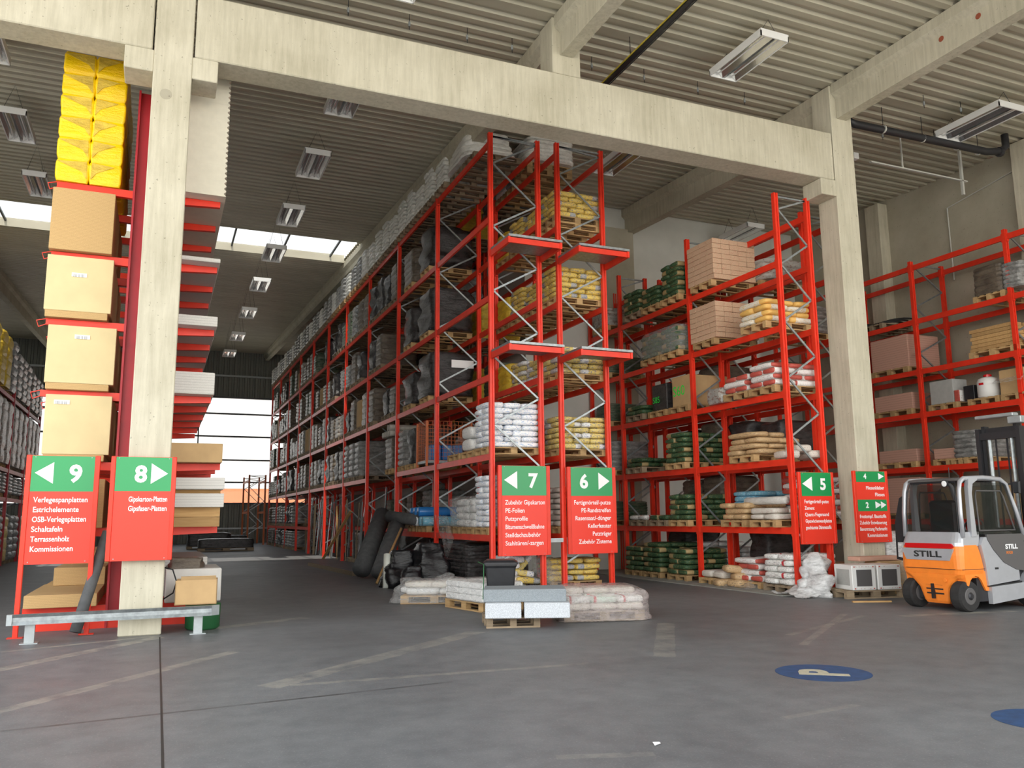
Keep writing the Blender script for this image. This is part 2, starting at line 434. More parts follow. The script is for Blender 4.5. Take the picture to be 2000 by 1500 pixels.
# rafters: I-shaped with haunched top flange, following the roof
def rafter(name, xc, y0, y1, label, dep=.74):
    prof = [(-.13, -dep), (.13, -dep), (.13, -.30), (.24, -.20), (.24, 0), (-.24, 0), (-.24, -.20), (-.13, -.30)]
    ys = [y0]+([14] if y0 < 14 < y1 else [])+([16] if y0 < 16 < y1 else [])+[y1]
    mb = MB().loft([[(xc+a, y, roof_z(y)-.005+b) for a, b in prof] for y in ys])
    return struct(name, mb, 'concrete', label)
ra = rafter('trim_10', 12.86, -2.5, 12.34, 'front concrete roof beam on the right column')
for y in (8.38, 9.0, 9.75):
    obj('sealed_hole', MB().ring((12.728, y, 10.05), (-1, 0, 0), [(.055, 0), (.05, .006)], 16), 'yellow_plug', ra)
rafter('trim_11', 12.86, 12.89, 21.0, 'rear concrete roof beam on the right column')
rb = rafter('trim_12', 6.38, -2.5, 12.34, 'front concrete roof beam over the short post')
obj('sealed_hole', MB().ring((6.248, 9.75, 10.05), (-1, 0, 0), [(.055, 0), (.05, .006)], 16), 'yellow_plug', rb)
rafter('trim_13', 6.38, 12.89, 58, 'long concrete roof beam over the tall racks', .46)
rafter('trim_14', -.13, 12.89, 58, 'concrete roof beam behind the left column')
rafter('trim_15', -.13, -2.5, 12.34, 'concrete roof beam before the left column')
rafter('trim_16', -6.6, 12.89, 58, 'concrete roof beam over the left aisle')
# walls
struct('wall_right', MB().box(19.2, 19.5, -2, 21.3, 0, 10.9), 'wall_concrete')
for i, y in enumerate((12.4, 17.0)):
    struct('trim_%d' % (17+i), MB().cbox(18.85, 19.25, y, y+.5, 0, 10.44, .01), 'concrete', 'concrete pilaster on the right wall')
struct('wall_middle', MB().box(9.35, 19.4, 21.0, 21.25, 0, 11.2), 'white_wall')
struct('trim_19', MB().box(11.9, 12.9, 20.82, 21.02, 0, 10.1), 'wall_concrete', 'grey pilaster on the white wall')
struct('wall_divider', MB().box(9.35, 9.6, 21.2, 58, 0, 12.9), 'white_wall')
struct('wall_left', MB().box(-12.3, -12, 13.0, 58, 0, 12.9), 'slate_cladding')
# back wall: cladding with a window band
def clad(x0, x1, z0, z1):
    mb = MB(); pts = []; x = x0
    while x < x1:
        for dx, dy in ((0, 0), (.16, 0), (.2, .05), (.3, .05)):
            pts.append((min(x+dx, x1), 58+dy))
        x += .34
    n = len(pts); vs = [(a, b, z0) for a, b in pts]+[(a, b, z1) for a, b in pts]
    mb.add(vs, [(i, i+1, n+i+1, n+i) for i in range(n-1)])
    return mb.box(x0, x1, 58.06, 58.2, z0, z1)
mb = clad(-12, 9.4, 0, 2.58); m2 = clad(-12, 9.4, 9.6, 12.9); mb.add(m2.v, m2.f)
struct('wall_back', mb, 'slate_cladding')
struct('trim_20', MB().box(-12, 9.4, 57.88, 58, 11.0, 11.12).box(-12, 9.4, 57.85, 58, .9, 1.0), 'galv_light', 'pale ledge on the back wall')
wb = struct('window_1', MB().box(-12, 9.4, 57.9, 58.1, 2.5, 2.62).box(-12, 9.4, 57.9, 58.1, 9.55, 9.65), 'mullion')
for z in (3.95, 5.42, 6.98, 8.5): obj('window_bar', MB().box(-12, 9.4, 57.93, 58.07, z-.05, z+.05), 'mullion', wb)
for x in (-9.5, -5.5, -1.5, 2.2): obj('window_bar', MB().box(x-.04, x+.04, 57.95, 58.05, 2.6, 9.6), 'mullion', wb)
obj('pane', MB().box(-12, 9.4, 58.0, 58.012, 2.6, 9.6), 'window_glass', wb)
tag(obj('distant_building', MB().box(3.9, 30, 90, 100, 0, 4.4).box(5, 29, 91, 99, 4.4, 4.7), 'exterior_building'),
    'orange low building outside beyond the rear window', 'building')

# ------------------------------------------------------------------ ceiling fittings
def lamp(x0, x1, y0, y1, z, label, hang=True):
    xc, yc = (x0+x1)/2, (y0+y1)/2; hx, hy = (x1-x0)/2, (y1-y0)/2
    t_ = thing('ceiling_light', label, 'light', (xc, yc, z), group='suspended louvre lights')
    mb = MB().box(-hx, hx, -hy, hy, .10, .14).box(-hx, -hx+.02, -hy, hy, 0, .1).box(hx-.02, hx, -hy, hy, 0, .1)
    mb.box(-hx, hx, -hy, -hy+.02, 0, .1).box(-hx, hx, hy-.02, hy, 0, .1)
    obj('housing', mb, 'lamp_white', t_)
    for a in (-hx*.5, hx*.5):
        w = hx*.42
        rf = obj('reflector', MB().prism([(a-w, .02), (a-w*.35, .095), (a+w*.35, .095), (a+w, .02), (a+w, .01), (a+w*.3, .088), (a-w*.3, .088), (a-w, .01)], 'y', -hy+.03, hy-.03), 'louvre', t_)
        mb = MB().tube([(a, -hy+.05, .05), (a, hy-.05, .05)], .013, 6)
        obj('lamp_tube', mb, 'white_plastic', rf)
    if hang:
        H = roof_z(yc)-z
        for s_ in (-1, 1):
            obj('hanging_wire', MB().tube([(-hx*.7, s_*hy*.8, .14), (0, s_*hy*.8, H), (hx*.7, s_*hy*.8, .14)], .006, 4), 'steel_dark', t_)
lamp(9.52, 10.15, 10.82, 12.35, 10.0, 'big white louvre light before the main beam, right of the yellow cable')
lamp(15.95, 16.75, 11.02, 12.62, 10.0, 'white louvre light at the right edge beside the black pipe')
lamp(2.98, 3.5, 10.8, 12.3, 10.0, 'louvre light cut off by the top picture edge')
lamp(2.8, 3.42, 15.2, 16.7, 10.0, 'louvre light half hidden by the concrete main beam')
nm = ['first', 'second', 'third', 'fourth', 'fifth', 'sixth']
for i, y in enumerate((18.75, 22.5, 26.2, 30.15, 34.7, 39.6)):
    lamp(2.74, 3.36, y, y+1.5, 10.0, nm[i]+' fully visible louvre light down aisle eight from the main beam')
lamp(-3.55, -3.0, 19.1, 20.6, 10.0, 'louvre light at the left edge beside the yellow bales')
lamp(-3.55, -3.0, 22.6, 24.1, 10.0, 'louvre light on the left just above the skylight')
lamp(-3.55, -3.0, 15.6, 17.0, 10.0, 'louvre light in the left top corner under the beam')
lamp(9.6, 10.2, 15.8, 17.3, 10.0, 'louvre light right behind the tallest red rack')
lamp(15.75, 16.4, 19.0, 20.4, 10.0, 'white louvre light before the white wall above tan cartons')
lamp(2.74, 3.36, 44.5, 46, 10.1, 'farthest louvre light hanging before the rear window')
ct = thing('cable_tray', 'yellow and dark cable bundle hung under the roof deck', 'cable', (7.76, 0, 10.0))
obj('tray', MB().box(-.05, .05, 2, 13.4, -.02, 0).box(-.05, -.045, 2, 13.4, 0, .03).box(.045, .05, 2, 13.4, 0, .03), 'steel_dark', ct)
obj('yellow_cable', MB().tube([(-.06, 2, .02), (-.065, 8, .025), (-.06, 13.4, .02)], .014, 6), 'cable_yellow', ct)
obj('black_cable', MB().tube([(.055, 2, -.03), (.06, 13.4, -.03)], .012, 6), 'cord_dark', ct)
for y in (3, 6.2, 9.4, 12.4): obj('hanger', MB().tube([(0, y, 0), (0, y, .46)], .008, 5), 'steel_dark', ct)
pp = thing('drain_pipe', 'thick black pipe under the roof right of the column', 'pipe', (0, 0, 0))
obj('pipe_run', MB().tube([(13.35, 12.7, 9.98), (13.6, 12.7, 9.92), (17.6, 12.6, 9.92), (18.0, 12.55, 9.97), (18.15, 12.5, 10.1), (18.15, 12.5, 10.4)], .085, 12), 'pipe_black', pp, True)
for x in (14.4, 15.6, 16.7, 17.4):
    obj('pipe_clip', MB().ring((x-.015, 12.66, 9.92), (1, 0, 0), [(.093, 0), (.093, .03)], 12), 'conduit', pp)
    obj('hanger', MB().tube([(x, 12.66, 10.0), (x, 12.66, 10.45)], .008, 5), 'steel_dark', pp)
obj('elbow', MB().ring((17.95, 12.56, 9.96), (1, 0, .1), [(.11, 0), (.12, .05), (.11, .1)], 14), 'pipe_black', pp)
def fitting(x, y, lab):
    z = roof_z(y)
    t_ = thing('ceiling_hook', lab, 'fitting', (x, y, z), group='small hooks under the roof deck')
    obj('rod', MB().tube([(0, 0, -.02), (0, 0, -.32)], .007, 5), 'steel_dark', t_)
    obj('plug', MB().tube([(0, 0, -.17), (0, 0, -.26)], .022, 8), 'galv_light', t_)
for i, x in enumerate((2.6, 3.7, 4.8, 5.7, 7.4, 8.6, 9.9, 11.1)):
    fitting(x, 13.25, 'small dangling fitting in the row above the main beam')
for (x, y) in ((14.2, 13.4), (15.2, 13.4), (16.4, 13.0), (14.8, 11.9), (15.8, 11.8)):
    fitting(x, y, 'small dangling fitting right of the right column')
tag(obj('wall_conduit', MB().tube([(19.16, 15.0, 7.6), (19.16, 15.0, 9.6), (19.16, 12.95, 9.9), (19.16, 12.93, 8.7)], .018, 6)
    .box(19.12, 19.2, 12.88, 12.98, 8.55, 8.72), 'conduit'), 'thin pale conduit with a socket on the right wall', 'conduit')
tag(obj('cable_bracket', MB().box(15.0, 18.2, 13.6, 13.66, 9.65, 9.68).box(18.0, 18.06, 13.6, 13.66, 9.3, 10.45).box(16.0, 16.03, 13.6, 13.63, 9.68, 10.45), 'conduit'),
    'pale steel cable bracket under the right roof', 'bracket')
tag(obj('ceiling_box', MB().box(14.9, 15.05, 14.0, 14.12, 9.9, 10.05), 'white_plastic'), 'tiny white junction box hanging below the right roof', 'box')

# ------------------------------------------------------------------ pallet racks
def post(mb, x, y, top, w=.11, d=.085, face=1):
    # channel section with a groove in the face towards -Y
    mb.prism([(x-w/2, y-d/2), (x-w*.16, y-d/2), (x-w*.16, y-d/2+.02), (x+w*.16, y-d/2+.02), (x+w*.16, y-d/2), (x+w/2, y-d/2), (x+w/2, y+d/2), (x-w/2, y+d/2)], 'z', .008, top)
    mb.box(x-w*.75, x+w*.75, y-d*.75, y+d*.75, 0, .008)
def frame_parts(root, x0, x1, y, top, nodes, brace=True, mat='red_paint'):
    for x in (x0+.055, x1-.055):
        mb = MB(); post(mb, x, y, top, .095); obj('upright', mb, mat, root)
    if not brace: return
    mb = MB(); xl, xr = x0+.11, x1-.11
    per, off, top_in = nodes
    z = off; k = 0
    pts = []
    while z < top-.08:
        pts.append((xr, y, z));
        if z+per*.6 < top: pts.append((xl, y, z+per*.6))
        z += per
    pts = [(xl, y, max(.25, off-per*.4))]+pts
    for a, b in zip(pts, pts[1:]): mb.bar(a, b, .026, .04)
    mb.bar((xl, y, top-.06), (xr, y, top-.06), .026, .04)
    mb.bar((xl, y, .18), (xr, y, .18), .026, .04)
    obj('bracing', mb, 'galvanised', root)
def rack(label, x0, x1, ys, levels, top, nodes, near=99, skip=(), mat='red_paint'):
    root = thing('pallet_rack', label, 'rack', (x0, ys[0], 0))
    far = MB()
    def L(mb):
        mb.v = [(a-x0, b-ys[0], c) for a, b, c in mb.v]; return mb
    for i, y in enumerate(ys):
        for x in (x0+.05, x1-.05):
            mb = MB(); post(mb, x, y, top, .1); obj('upright', L(mb), mat, root)
        xl, xr = x0+.1, x1-.1; per, off = nodes; mb = MB()
        pts = [(xl, y, off-per*.6), (xr, y, off)] if off-per*.6 > .1 else [(xl, y, off-per*.4), (xr, y, off)]
        pts = [(xr, y, off)]; z = off
        if off-per*.4 > .12: pts = [(xl, y, off-per*.4)]+pts
        while True:
            if z+per*.6 > top-.1: break
            pts.append((xl, y, z+per*.6)); z += per
            if z > top-.1: break
            pts.append((xr, y, z))
        pts.append((xr if pts[-1][0] == xl else xl, y, top-.07))
        for a, b in zip(pts, pts[1:]): mb.bar(a, b, .024, .038)
        mb.bar((xl, y, top-.07), (xr, y, top-.07), .024, .038)
        obj('bracing', L(mb), 'galvanised', root)
    nb = 0
    for i in range(len(ys)-1):
        for lv in levels:
            for side, x in ((0, x0+.045), (1, x1-.045)):
                if (i, lv, side) in skip or (i, lv) in skip: continue
                mb = MB()
                ya, yb = ys[i]+.045, ys[i+1]-.045
                w = .025; hz = .13
                mb.box(x-w, x+w, ya, yb, lv-hz, lv)
                mb.box(x-w-.008, x+w+.008, ya, ya+.03, lv-.17, lv+.03).box(x-w-.008, x+w+.008, yb-.03, yb, lv-.17, lv+.03)
                if i < near and nb < 98: obj('beam', L(mb), mat, root); nb += 1
                else: far.add(mb.v, mb.f)
    if far.v:
        o = obj('beam', L(far), mat, root); o['kind'] = 'stuff'
    return root
Y7 = [15.75+3.69*k for k in range(11)]
L7 = [1.15, 2.79, 4.44, 6.14, 7.87, 9.59]
rack('tall red pallet rack behind sign 7 facing the left aisle', 6.18, 7.40, Y7, L7, 9.76, (1.42, 1.12), 8,
     skip=[(4, 1.15), (5, 1.15), (2, 1.15), (3, 1.15), (2, 2.79, 0)])
rack('tall red pallet rack behind sign 6 facing the right aisle', 7.78, 9.0, Y7, L7, 9.80, (1.42, 1.12), 8)
Y5 = [12.82, 15.93, 19.15, 20.85]
L5 = [1.25, 2.58, 3.92, 5.26, 6.6]
r5 = rack('red pallet rack behind sign 5 facing the middle aisle', 11.31, 12.24, Y5, L5+[7.7], 8.04, (1.17, 1.15), 8,
     skip=[(0, 7.7, 0), (1, 7.7, 0), (2, 7.7, 0)])
rack('red pallet rack back to back behind the sign 5 rack', 12.52, 13.45, [13.4, 16.2, 19.0, 20.8], [1.3, 2.6, 3.95, 5.3, 6.65, 7.85], 8.0, (1.17, 1.15), 8)
L2 = [1.35, 2.65, 4.0, 5.09, 6.39, 7.8]
rack('red pallet rack along the right concrete wall', 17.55, 18.75, [9.75, 12.38, 15.0, 17.62, 20.24], L2, 7.92, (1.2, 1.2), 8)
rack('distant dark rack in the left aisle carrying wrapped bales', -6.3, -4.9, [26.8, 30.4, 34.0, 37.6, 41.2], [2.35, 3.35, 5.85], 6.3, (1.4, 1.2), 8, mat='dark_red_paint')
rack('low red rack before the rear window at the far end', 5.0, 6.05, [52.9, 56.4], [2.0, 3.9], 4.2, (1.4, 1.2), 8, mat='orange_wire')
# galvanised clip joining the two front racks
tag(obj('spacer_bar', MB().box(7.405, 7.775, 15.66, 15.72, .98, 1.06), 'galv_light'), 'short galvanised bar joining the two tall racks between signs', 'bracket')
for (x0, x1, z, lab) in ((6.2, 7.4, 7.08, 'upper left platform bracket on the front of the tall racks'), (7.79, 9.0, 7.08, 'upper right platform bracket on the front of the tall racks'),
                    (6.2, 7.4, 4.88, 'lower left platform bracket above sign 7'), (7.79, 9.0, 4.88, 'lower right platform bracket above sign 6')):
    t_ = thing('rack_platform', lab, 'platform', (x0, 15.7, z), group='platforms protruding from the rack fronts')
    w = x1-x0
    for x in (.02, w-.02): obj('arm', MB().box(x-.025, x+.025, -1.0, -.01, -.13, 0), 'red_paint', t_)
    obj('cross_bar', MB().box(.045, w-.045, -.98, -.94, -.12, -.01), 'red_paint', t_)
    obj('deck', MB().box(.0, w, -1.02, -.03, .002, .05), 'galvanised', t_)

# ------------------------------------------------------------------ signs
def text_mesh(txt, size, bold=.0, xs=1.0, align='LEFT', maxw=None, exw=None):
    cu = bpy.data.curves.new('lettering', 'FONT'); cu.body = txt; cu.size = size; cu.offset = bold
    cu.align_x = align; cu.extrude = .001; cu.resolution_u = 3
    o = bpy.data.objects.new('tmp', cu); sc.collection.objects.link(o)
    bpy.context.view_layer.update()
    me = bpy.data.meshes.new_from_object(o.evaluated_get(bpy.context.evaluated_depsgraph_get()))
    bpy.data.objects.remove(o)
    xsv = [v.co.x for v in me.vertices]; w = max(xsv)-min(xsv)
    k = exw/w if exw else (min(1, maxw/w) if maxw else 1)
    for v in me.vertices: v.co.x *= k*xs
    return me
def lettering(name, txt, parent, x, y, z, size, mat='sign_white', **k):
    me = text_mesh(txt, size, **k); me.materials.clear(); me.materials.append(M[mat])
    return link(name, me, parent, (x, y, z), (R(90), 0, 0))
def sign(label, x0, x1, z0, z1, y, num, arrows, lines, right=False, numx=.68, posts=None, sections=None, back=.087):
    w, h = x1-x0, z1-z0; rw = w*.07
    t_ = thing('aisle_sign', label, 'sign', (x0, y, z0), group=None)
    hz = h*.665
    for i, x in enumerate((0, w-rw)):
        zb = -z0 if posts else 0
        nm_ = 'post' if posts else 'side_rail'
        obj(nm_, MB().cbox(x, x+rw, -.03, .03, zb, h+.005, .006), 'red_paint', t_)
        if posts: obj('base_plate', MB().box(x-.06, x+rw+.06, -.06, .06, -z0, -z0+.01), 'red_paint', t_)
    if not posts:
        for zb_ in (.15, h-.2):
            for x in (rw*.5, w-rw*.5): obj('bracket', MB().box(x-.02, x+.02, .03, back, zb_, zb_+.05), 'galv_light', t_)
    for i in range(4):
        obj('bolt', MB().ring((w*.12 if i % 2 else w*.88, -.021, h*.985 if i < 2 else h*.02), (0, -1, 0), [(.008, 0), (.006, .006)], 8), 'galv_light', t_)
    gx0, gx1 = rw, w-rw; G = gx1-gx0
    pnl = obj('panel', MB().box(gx0, gx1, -.018, .002, 0, h), 'sign_red', t_)
    def tri(nm_, xa, xb, zc, hh):   # xa = tip
        mb = MB().prism([(xa, zc), (xb, zc-hh/2), (xb, zc+hh/2)], 'y', -.0245, -.0225); obj(nm_, mb, 'sign_white', hd)
    secs = sections or [(1-.335, 1.0, num, arrows, numx, lines, .41, .09)]
    for (f0, f1, nmb, arr, nx, lns, lf, pitch) in secs:
        hd = obj('header_panel', MB().box(gx0+.004, gx1-.004, -.022, -.018, h*f0, h*f1-.004), 'sign_green', t_)
        zc = h*(f0+f1)/2+h*.005; hh = h*(f1-f0)*.60
        for a, b in arr: tri('arrow', gx0+G*a, gx0+G*b, zc, hh)
        ns = h*(f1-f0)*.66
        lettering('number', nmb, hd, gx0+G*nx, -.0235, zc-ns*.36, ns, bold=ns*.035, align='CENTER')
        for i, ln in enumerate(lns):
            zz = h*(1-lf-pitch*i)-h*.025
            sz = h*.0700
            me_k = dict(bold=.0012, maxw=G*.87)
            if isinstance(ln, tuple): ln, ww = ln; me_k = dict(bold=.0012, exw=G*ww)
            lettering('lettering', ln, pnl, gx1-G*.055 if right else gx0+G*.07, -.0205, zz, sz, align='RIGHT' if right else 'LEFT', **me_k)
    return t_
LA = [(.05, .34)]
sign('red and green sign 9 on two floor posts left of the column', -1.66, -.765, .94, 2.39, 12.86, '9', [(.06, .35)],
     [('Verlegespanplatten', .85), ('Estrichelemente', .71), ('OSB-Verlegeplatten', .84), ('Schaltafeln', .48), ('Terrassenholz', .60), ('Kommissionen', .66)], numx=.70, posts=True)
sign('red and green sign 8 fixed to the left concrete column', -.60, .21, .98, 2.35, 12.25, '8', [(.93, .63)],
     [('Gipskarton-Platten', .68), ('Gipsfaser-Platten', .68)], right=True, numx=.45, back=.10)
sign('red and green aisle sign numbered seven with left arrow on the tall rack', 6.30, 7.46, .73, 2.54, 15.62, '7', [(.05, .34)],
     [('Zubehör Gipskarton', .89), ('PE-Folien', .42), ('Putzprofile', .49), ('Bitumenschweißbahne', .86), ('Steildachzubehör', .78), ('Stahltüren/-zargen', .84)], numx=.69)
sign('red and green aisle sign numbered six with right arrow on the tall rack', 7.86, 9.02, .73, 2.53, 15.62, '6', [(.93, .66)],
     [('Fertigmörtel/-putze', .87), ('PE-Randstreifen', .70), ('Rasensaat/-dünger', .85), ('Kellerfenster', .56), ('Putzträger', .45), ('Zubehör Zisterne', .78)], right=True, numx=.31)
s5 = sign('red and green sign 5 on the front of the middle rack', 11.40, 12.28, .93, 2.31, 12.72, '5', [(.04, .36)],
     [('Fertigmörtel/-putze', .80), ('Zement', .32), ('Quarz-/Fugensand', .78), ('Gipszwischenwandplatten', .86), ('geschäumte Dämmstoffe', .84)], numx=.72, back=.058)
sign('red and green sign 4 and 2 on the right concrete column', 12.36, 13.24, .95, 2.32, 12.28, '4', [(.96, .76)], [], right=True, back=.07,
     sections=[(.845, 1.0, '4', [(.96, .77)], .31, [('Fliesenkleber', .62), ('Fliesen', .32)], .235, .095),
               (.435, .60, '2', [(.80, .60), (.97, .79)], .32, [('frostempf. Baustoffe', .90), ('Zubehör Entwässerung', .92), ('Bevorratung Fachmarkt', .92), ('Kommissionen', .68)], .635, .088)])

# ------------------------------------------------------------------ pallets
def pallet_parts(root, mat='pallet_wood', w=1.2, d=.8):
    mb = MB()
    for i in range(5):
        y = -d/2+.05+i*(d-.1)/4; mb.box(-w/2, w/2, y-.05 if i % 2 == 0 else y-.045, y+.05 if i % 2 == 0 else y+.045, .122, .144)
    for x in (-w/2+.0725, 0, w/2-.0725): mb.box(x-.0725, x+.0725, -d/2, d/2, .1, .1219)
    obj('deck_boards', mb, mat, root)
    for x in (-w/2+.0725, 0, w/2-.0725):
        for y in (-d/2+.05, 0, d/2-.05):
            obj('block', MB().box(x-.0725, x+.0725, y-.05, y+.05, .0225, .0998), mat, root)
    for y in (-d/2+.05, 0, d/2-.05): obj('runner', MB().box(-w/2, w/2, y-.05, y+.05, 0, .0222), mat, root)
_mb = MB(); w, d = 1.2, .8
for i in range(5):
    y = -d/2+.05+i*(d-.1)/4; _mb.box(-w/2, w/2, y-.05, y+.05, .122, .144)
for x in (-w/2+.0725, 0, w/2-.0725):
    _mb.box(x-.0725, x+.0725, -d/2, d/2, .1, .122)
    for y in (-d/2+.05, 0, d/2-.05): _mb.box(x-.0725, x+.0725, y-.05, y+.05, .0225, .1)
for y in (-d/2+.05, 0, d/2-.05): _mb.box(-w/2, w/2, y-.05, y+.05, 0, .0225)
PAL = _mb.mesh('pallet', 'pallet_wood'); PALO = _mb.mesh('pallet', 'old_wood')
FARP = MB()
def pallet(x, y, z, label, group='pallets on the racks', rz=0, old=False, parts=False, scale=(1, 1, 1)):
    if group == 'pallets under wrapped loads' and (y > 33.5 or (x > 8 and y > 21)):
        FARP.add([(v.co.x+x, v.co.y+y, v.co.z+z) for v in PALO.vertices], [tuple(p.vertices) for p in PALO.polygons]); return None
    if parts:
        t_ = thing('pallet', label, 'pallet', (x, y, z), rz, group); t_.scale = scale
        pallet_parts(t_, 'old_wood' if old else 'pallet_wood'); return t_
    o = link('pallet', PALO if old else PAL, None, (x, y, z), (0, 0, rz), scale)
    return tag(o, label, 'pallet', group)

# ------------------------------------------------------------------ bags
def pillow(L, W, H, n=9, sq=.33, flat=.6, seed=0):
    mb = MB(); nu, nv = 16, 7
    def f(v, e): return math.copysign(abs(v)**e, v)
    rings = []
    for j in range(nv+1):
        ph = -math.pi/2+math.pi*j/nv; cz = f(math.sin(ph), flat); cr_ = f(math.cos(ph), .28)
        r = []
        for i in range(nu):
            a = 2*math.pi*(i+.5)/nu
            x = f(math.cos(a), .30)*cr_*L/2; y = f(math.sin(a), .34)*cr_*W/2; z = cz*H/2
            k = noise.noise(Vector((x*5+seed*3, y*5, z*9)))*.012
            r.append((x+k, y+k, z*(1+noise.noise(Vector((x*4, y*4, seed)))*.25)+H/2))
        rings.append(r)
    mb.loft(rings); mb.smooth = True
    return mb
BAG = {}
def bagmesh(mat, i=0):
    k = (mat, i)
    if k not in BAG: BAG[k] = pillow(.60, .40, .125, seed=i+1).mesh('bag', mat)
    return BAG[k]
ORD = ['bottom', 'second', 'third', 'fourth', 'fifth', 'sixth', 'seventh', 'eighth', 'ninth', 'tenth', 'eleventh']
NB = [0]
def bag_stack(x, y, z, layers, mat, what, where, lh=.118, pal=True, rz=0, fill=1.0, jit=.012, name=None, cat='bag', drop=None, fx=1.0, fy=1.0, old=False, parts=False, plab=None):
    if pal:
        pallet(x, y, z, plab or ('wooden pallet under the %s' % where), rz=rz, old=old, parts=parts); z += .146
    name = name or what.replace(' with dark print', '').replace(' ', '_'); ca, sa = math.cos(rz), math.sin(rz)
    for l in range(layers):
        cells = ([(-.3, -.2, 0), (.3, -.2, 0), (-.3, .2, 0), (.3, .2, 0)] if l % 2 == 0 else [(-.4, 0, 1), (0, 0, 1), (.4, 0, 1)])
        for ci, (a, b, t_) in enumerate(cells):
            if l >= layers*fill and random.random() < .5: continue
            if drop and drop(l, a, b): continue
            a *= fx; b *= fy
            a += random.uniform(-jit, jit); b += random.uniform(-jit, jit)
            o = link(name, bagmesh(mat, random.randint(0, 2)), None, (x+a*ca-b*sa, y+a*sa+b*ca, z+l*lh),
                     (0, 0, rz+(R(90) if t_ else (0 if random.random() < .5 else math.pi))+random.uniform(-.03, .03)),
                     ((1.3 if t_ else 1.0)*(fy if t_ else fx), (fx if t_ else fy), lh/.125*1.03))
            tag(o, '%s in %s layer of %s' % (what, ORD[l], where), cat, 'bags on the '+where); NB[0] += 1

Rd = lambda a, b: random.uniform(a, b)
slot7 = lambda bay, k: Y7[bay]+.50+.90*k
XL, XR = 6.79, 8.39
# rack 6 front bay, yellow bags, one stack behind the other
lvn = {2.79: 'second', 4.44: 'third', 6.14: 'fourth', 7.87: 'fifth'}
for lv, ly, nst, mat in ((2.79, 6, 2, 'bag_yellow_blue'), (4.44, 5, 3, 'bag_yellow_blue'), (6.14, 6, 3, 'bag_yellow'), (7.87, 5, 3, 'bag_yellow')):
    for k in range(nst):
        bag_stack(XR, slot7(0, k), lv+(.146 if lv == 7.87 else 0), ly-(0 if k == 0 else (k % 2)), mat, 'yellow bag',
                  '%s yellow stack on rack 6 %s shelf' % (nm[k], lvn[lv]))
        if lv == 7.87: pallet(XR, slot7(0, k), lv, 'lower of two pallets under the %s yellow stack on fifth shelf' % nm[k])
# further yellow stacks as wrapped loads come below
bag_stack(XR, slot7(0, 0), 1.15, 7, 'bag_plaster', 'grey yellow bag', 'stack between signs 7 and 6')
# rack 7 front bay
bag_stack(XL-.02, slot7(0, 0), 2.79, 8, 'bag_white_blue', 'white blue bag', 'tall white stack above sign 7', plab='light wooden pallet under the tall white stack above sign 7', parts=True, fy=1.02)
bag_stack(XL-.02, slot7(0, 0), 1.15, 9, 'bag_white_blue', 'white blue bag', 'tall white stack behind sign 7', fy=1.02, parts=True)
pallet(XL, slot7(0, 1), 2.79, 'pallet carrying the low white packs above sign 7', parts=True)
for i in range(3):
    for j in range(2):
        o = link('white_bag', bagmesh('bag_white', i), None, (6.36+.40*i, 17.15+.01*j, 2.94+.27*j), (0, 0, R(90)), (1.1, .95, 2.2))
        tag(o, 'small white bag %s beside the tall white stack' % ('on the pallet' if j == 0 else 'on top'), 'bag', 'small white bags above sign 7')
pallet(XL, slot7(0, 2)+.02, 2.79, 'pallet with loose clear film at the second rack upright', parts=True)
pallet(XL, slot7(0, 1)+.02, 1.15, 'pallet under the film covered white bags behind sign 7', parts=True)
for l in range(4):
    for i in range(2):
        for j in range(2):
            o = link('white_bag', bagmesh('bag_white', (i+l) % 3), None, (6.5+.58*i, 16.95+.42*j, 1.3+.15*l), (0, Rd(-.06, .06), Rd(-.06, .06)), (.95, 1.0, 1.25))
            tag(o, 'plump white bag under loose film, %s layer' % ORD[l], 'bag', 'white bags under loose film behind sign 7')
pallet(XL, slot7(0, 2)+.05, 1.15, 'second pallet under the film covered white bags')
for l in range(4):
    for i in range(2):
        o = link('white_bag', bagmesh('bag_white', (i+l) % 3), None, (6.5+.58*i, 17.75, 1.3+.15*l), (0, Rd(-.06, .06), Rd(-.06, .06)), (.95, 1.3, 1.25))
        tag(o, 'plump white bag at the rear of the loose film, %s layer' % ORD[l], 'bag', 'white bags behind the loose film')

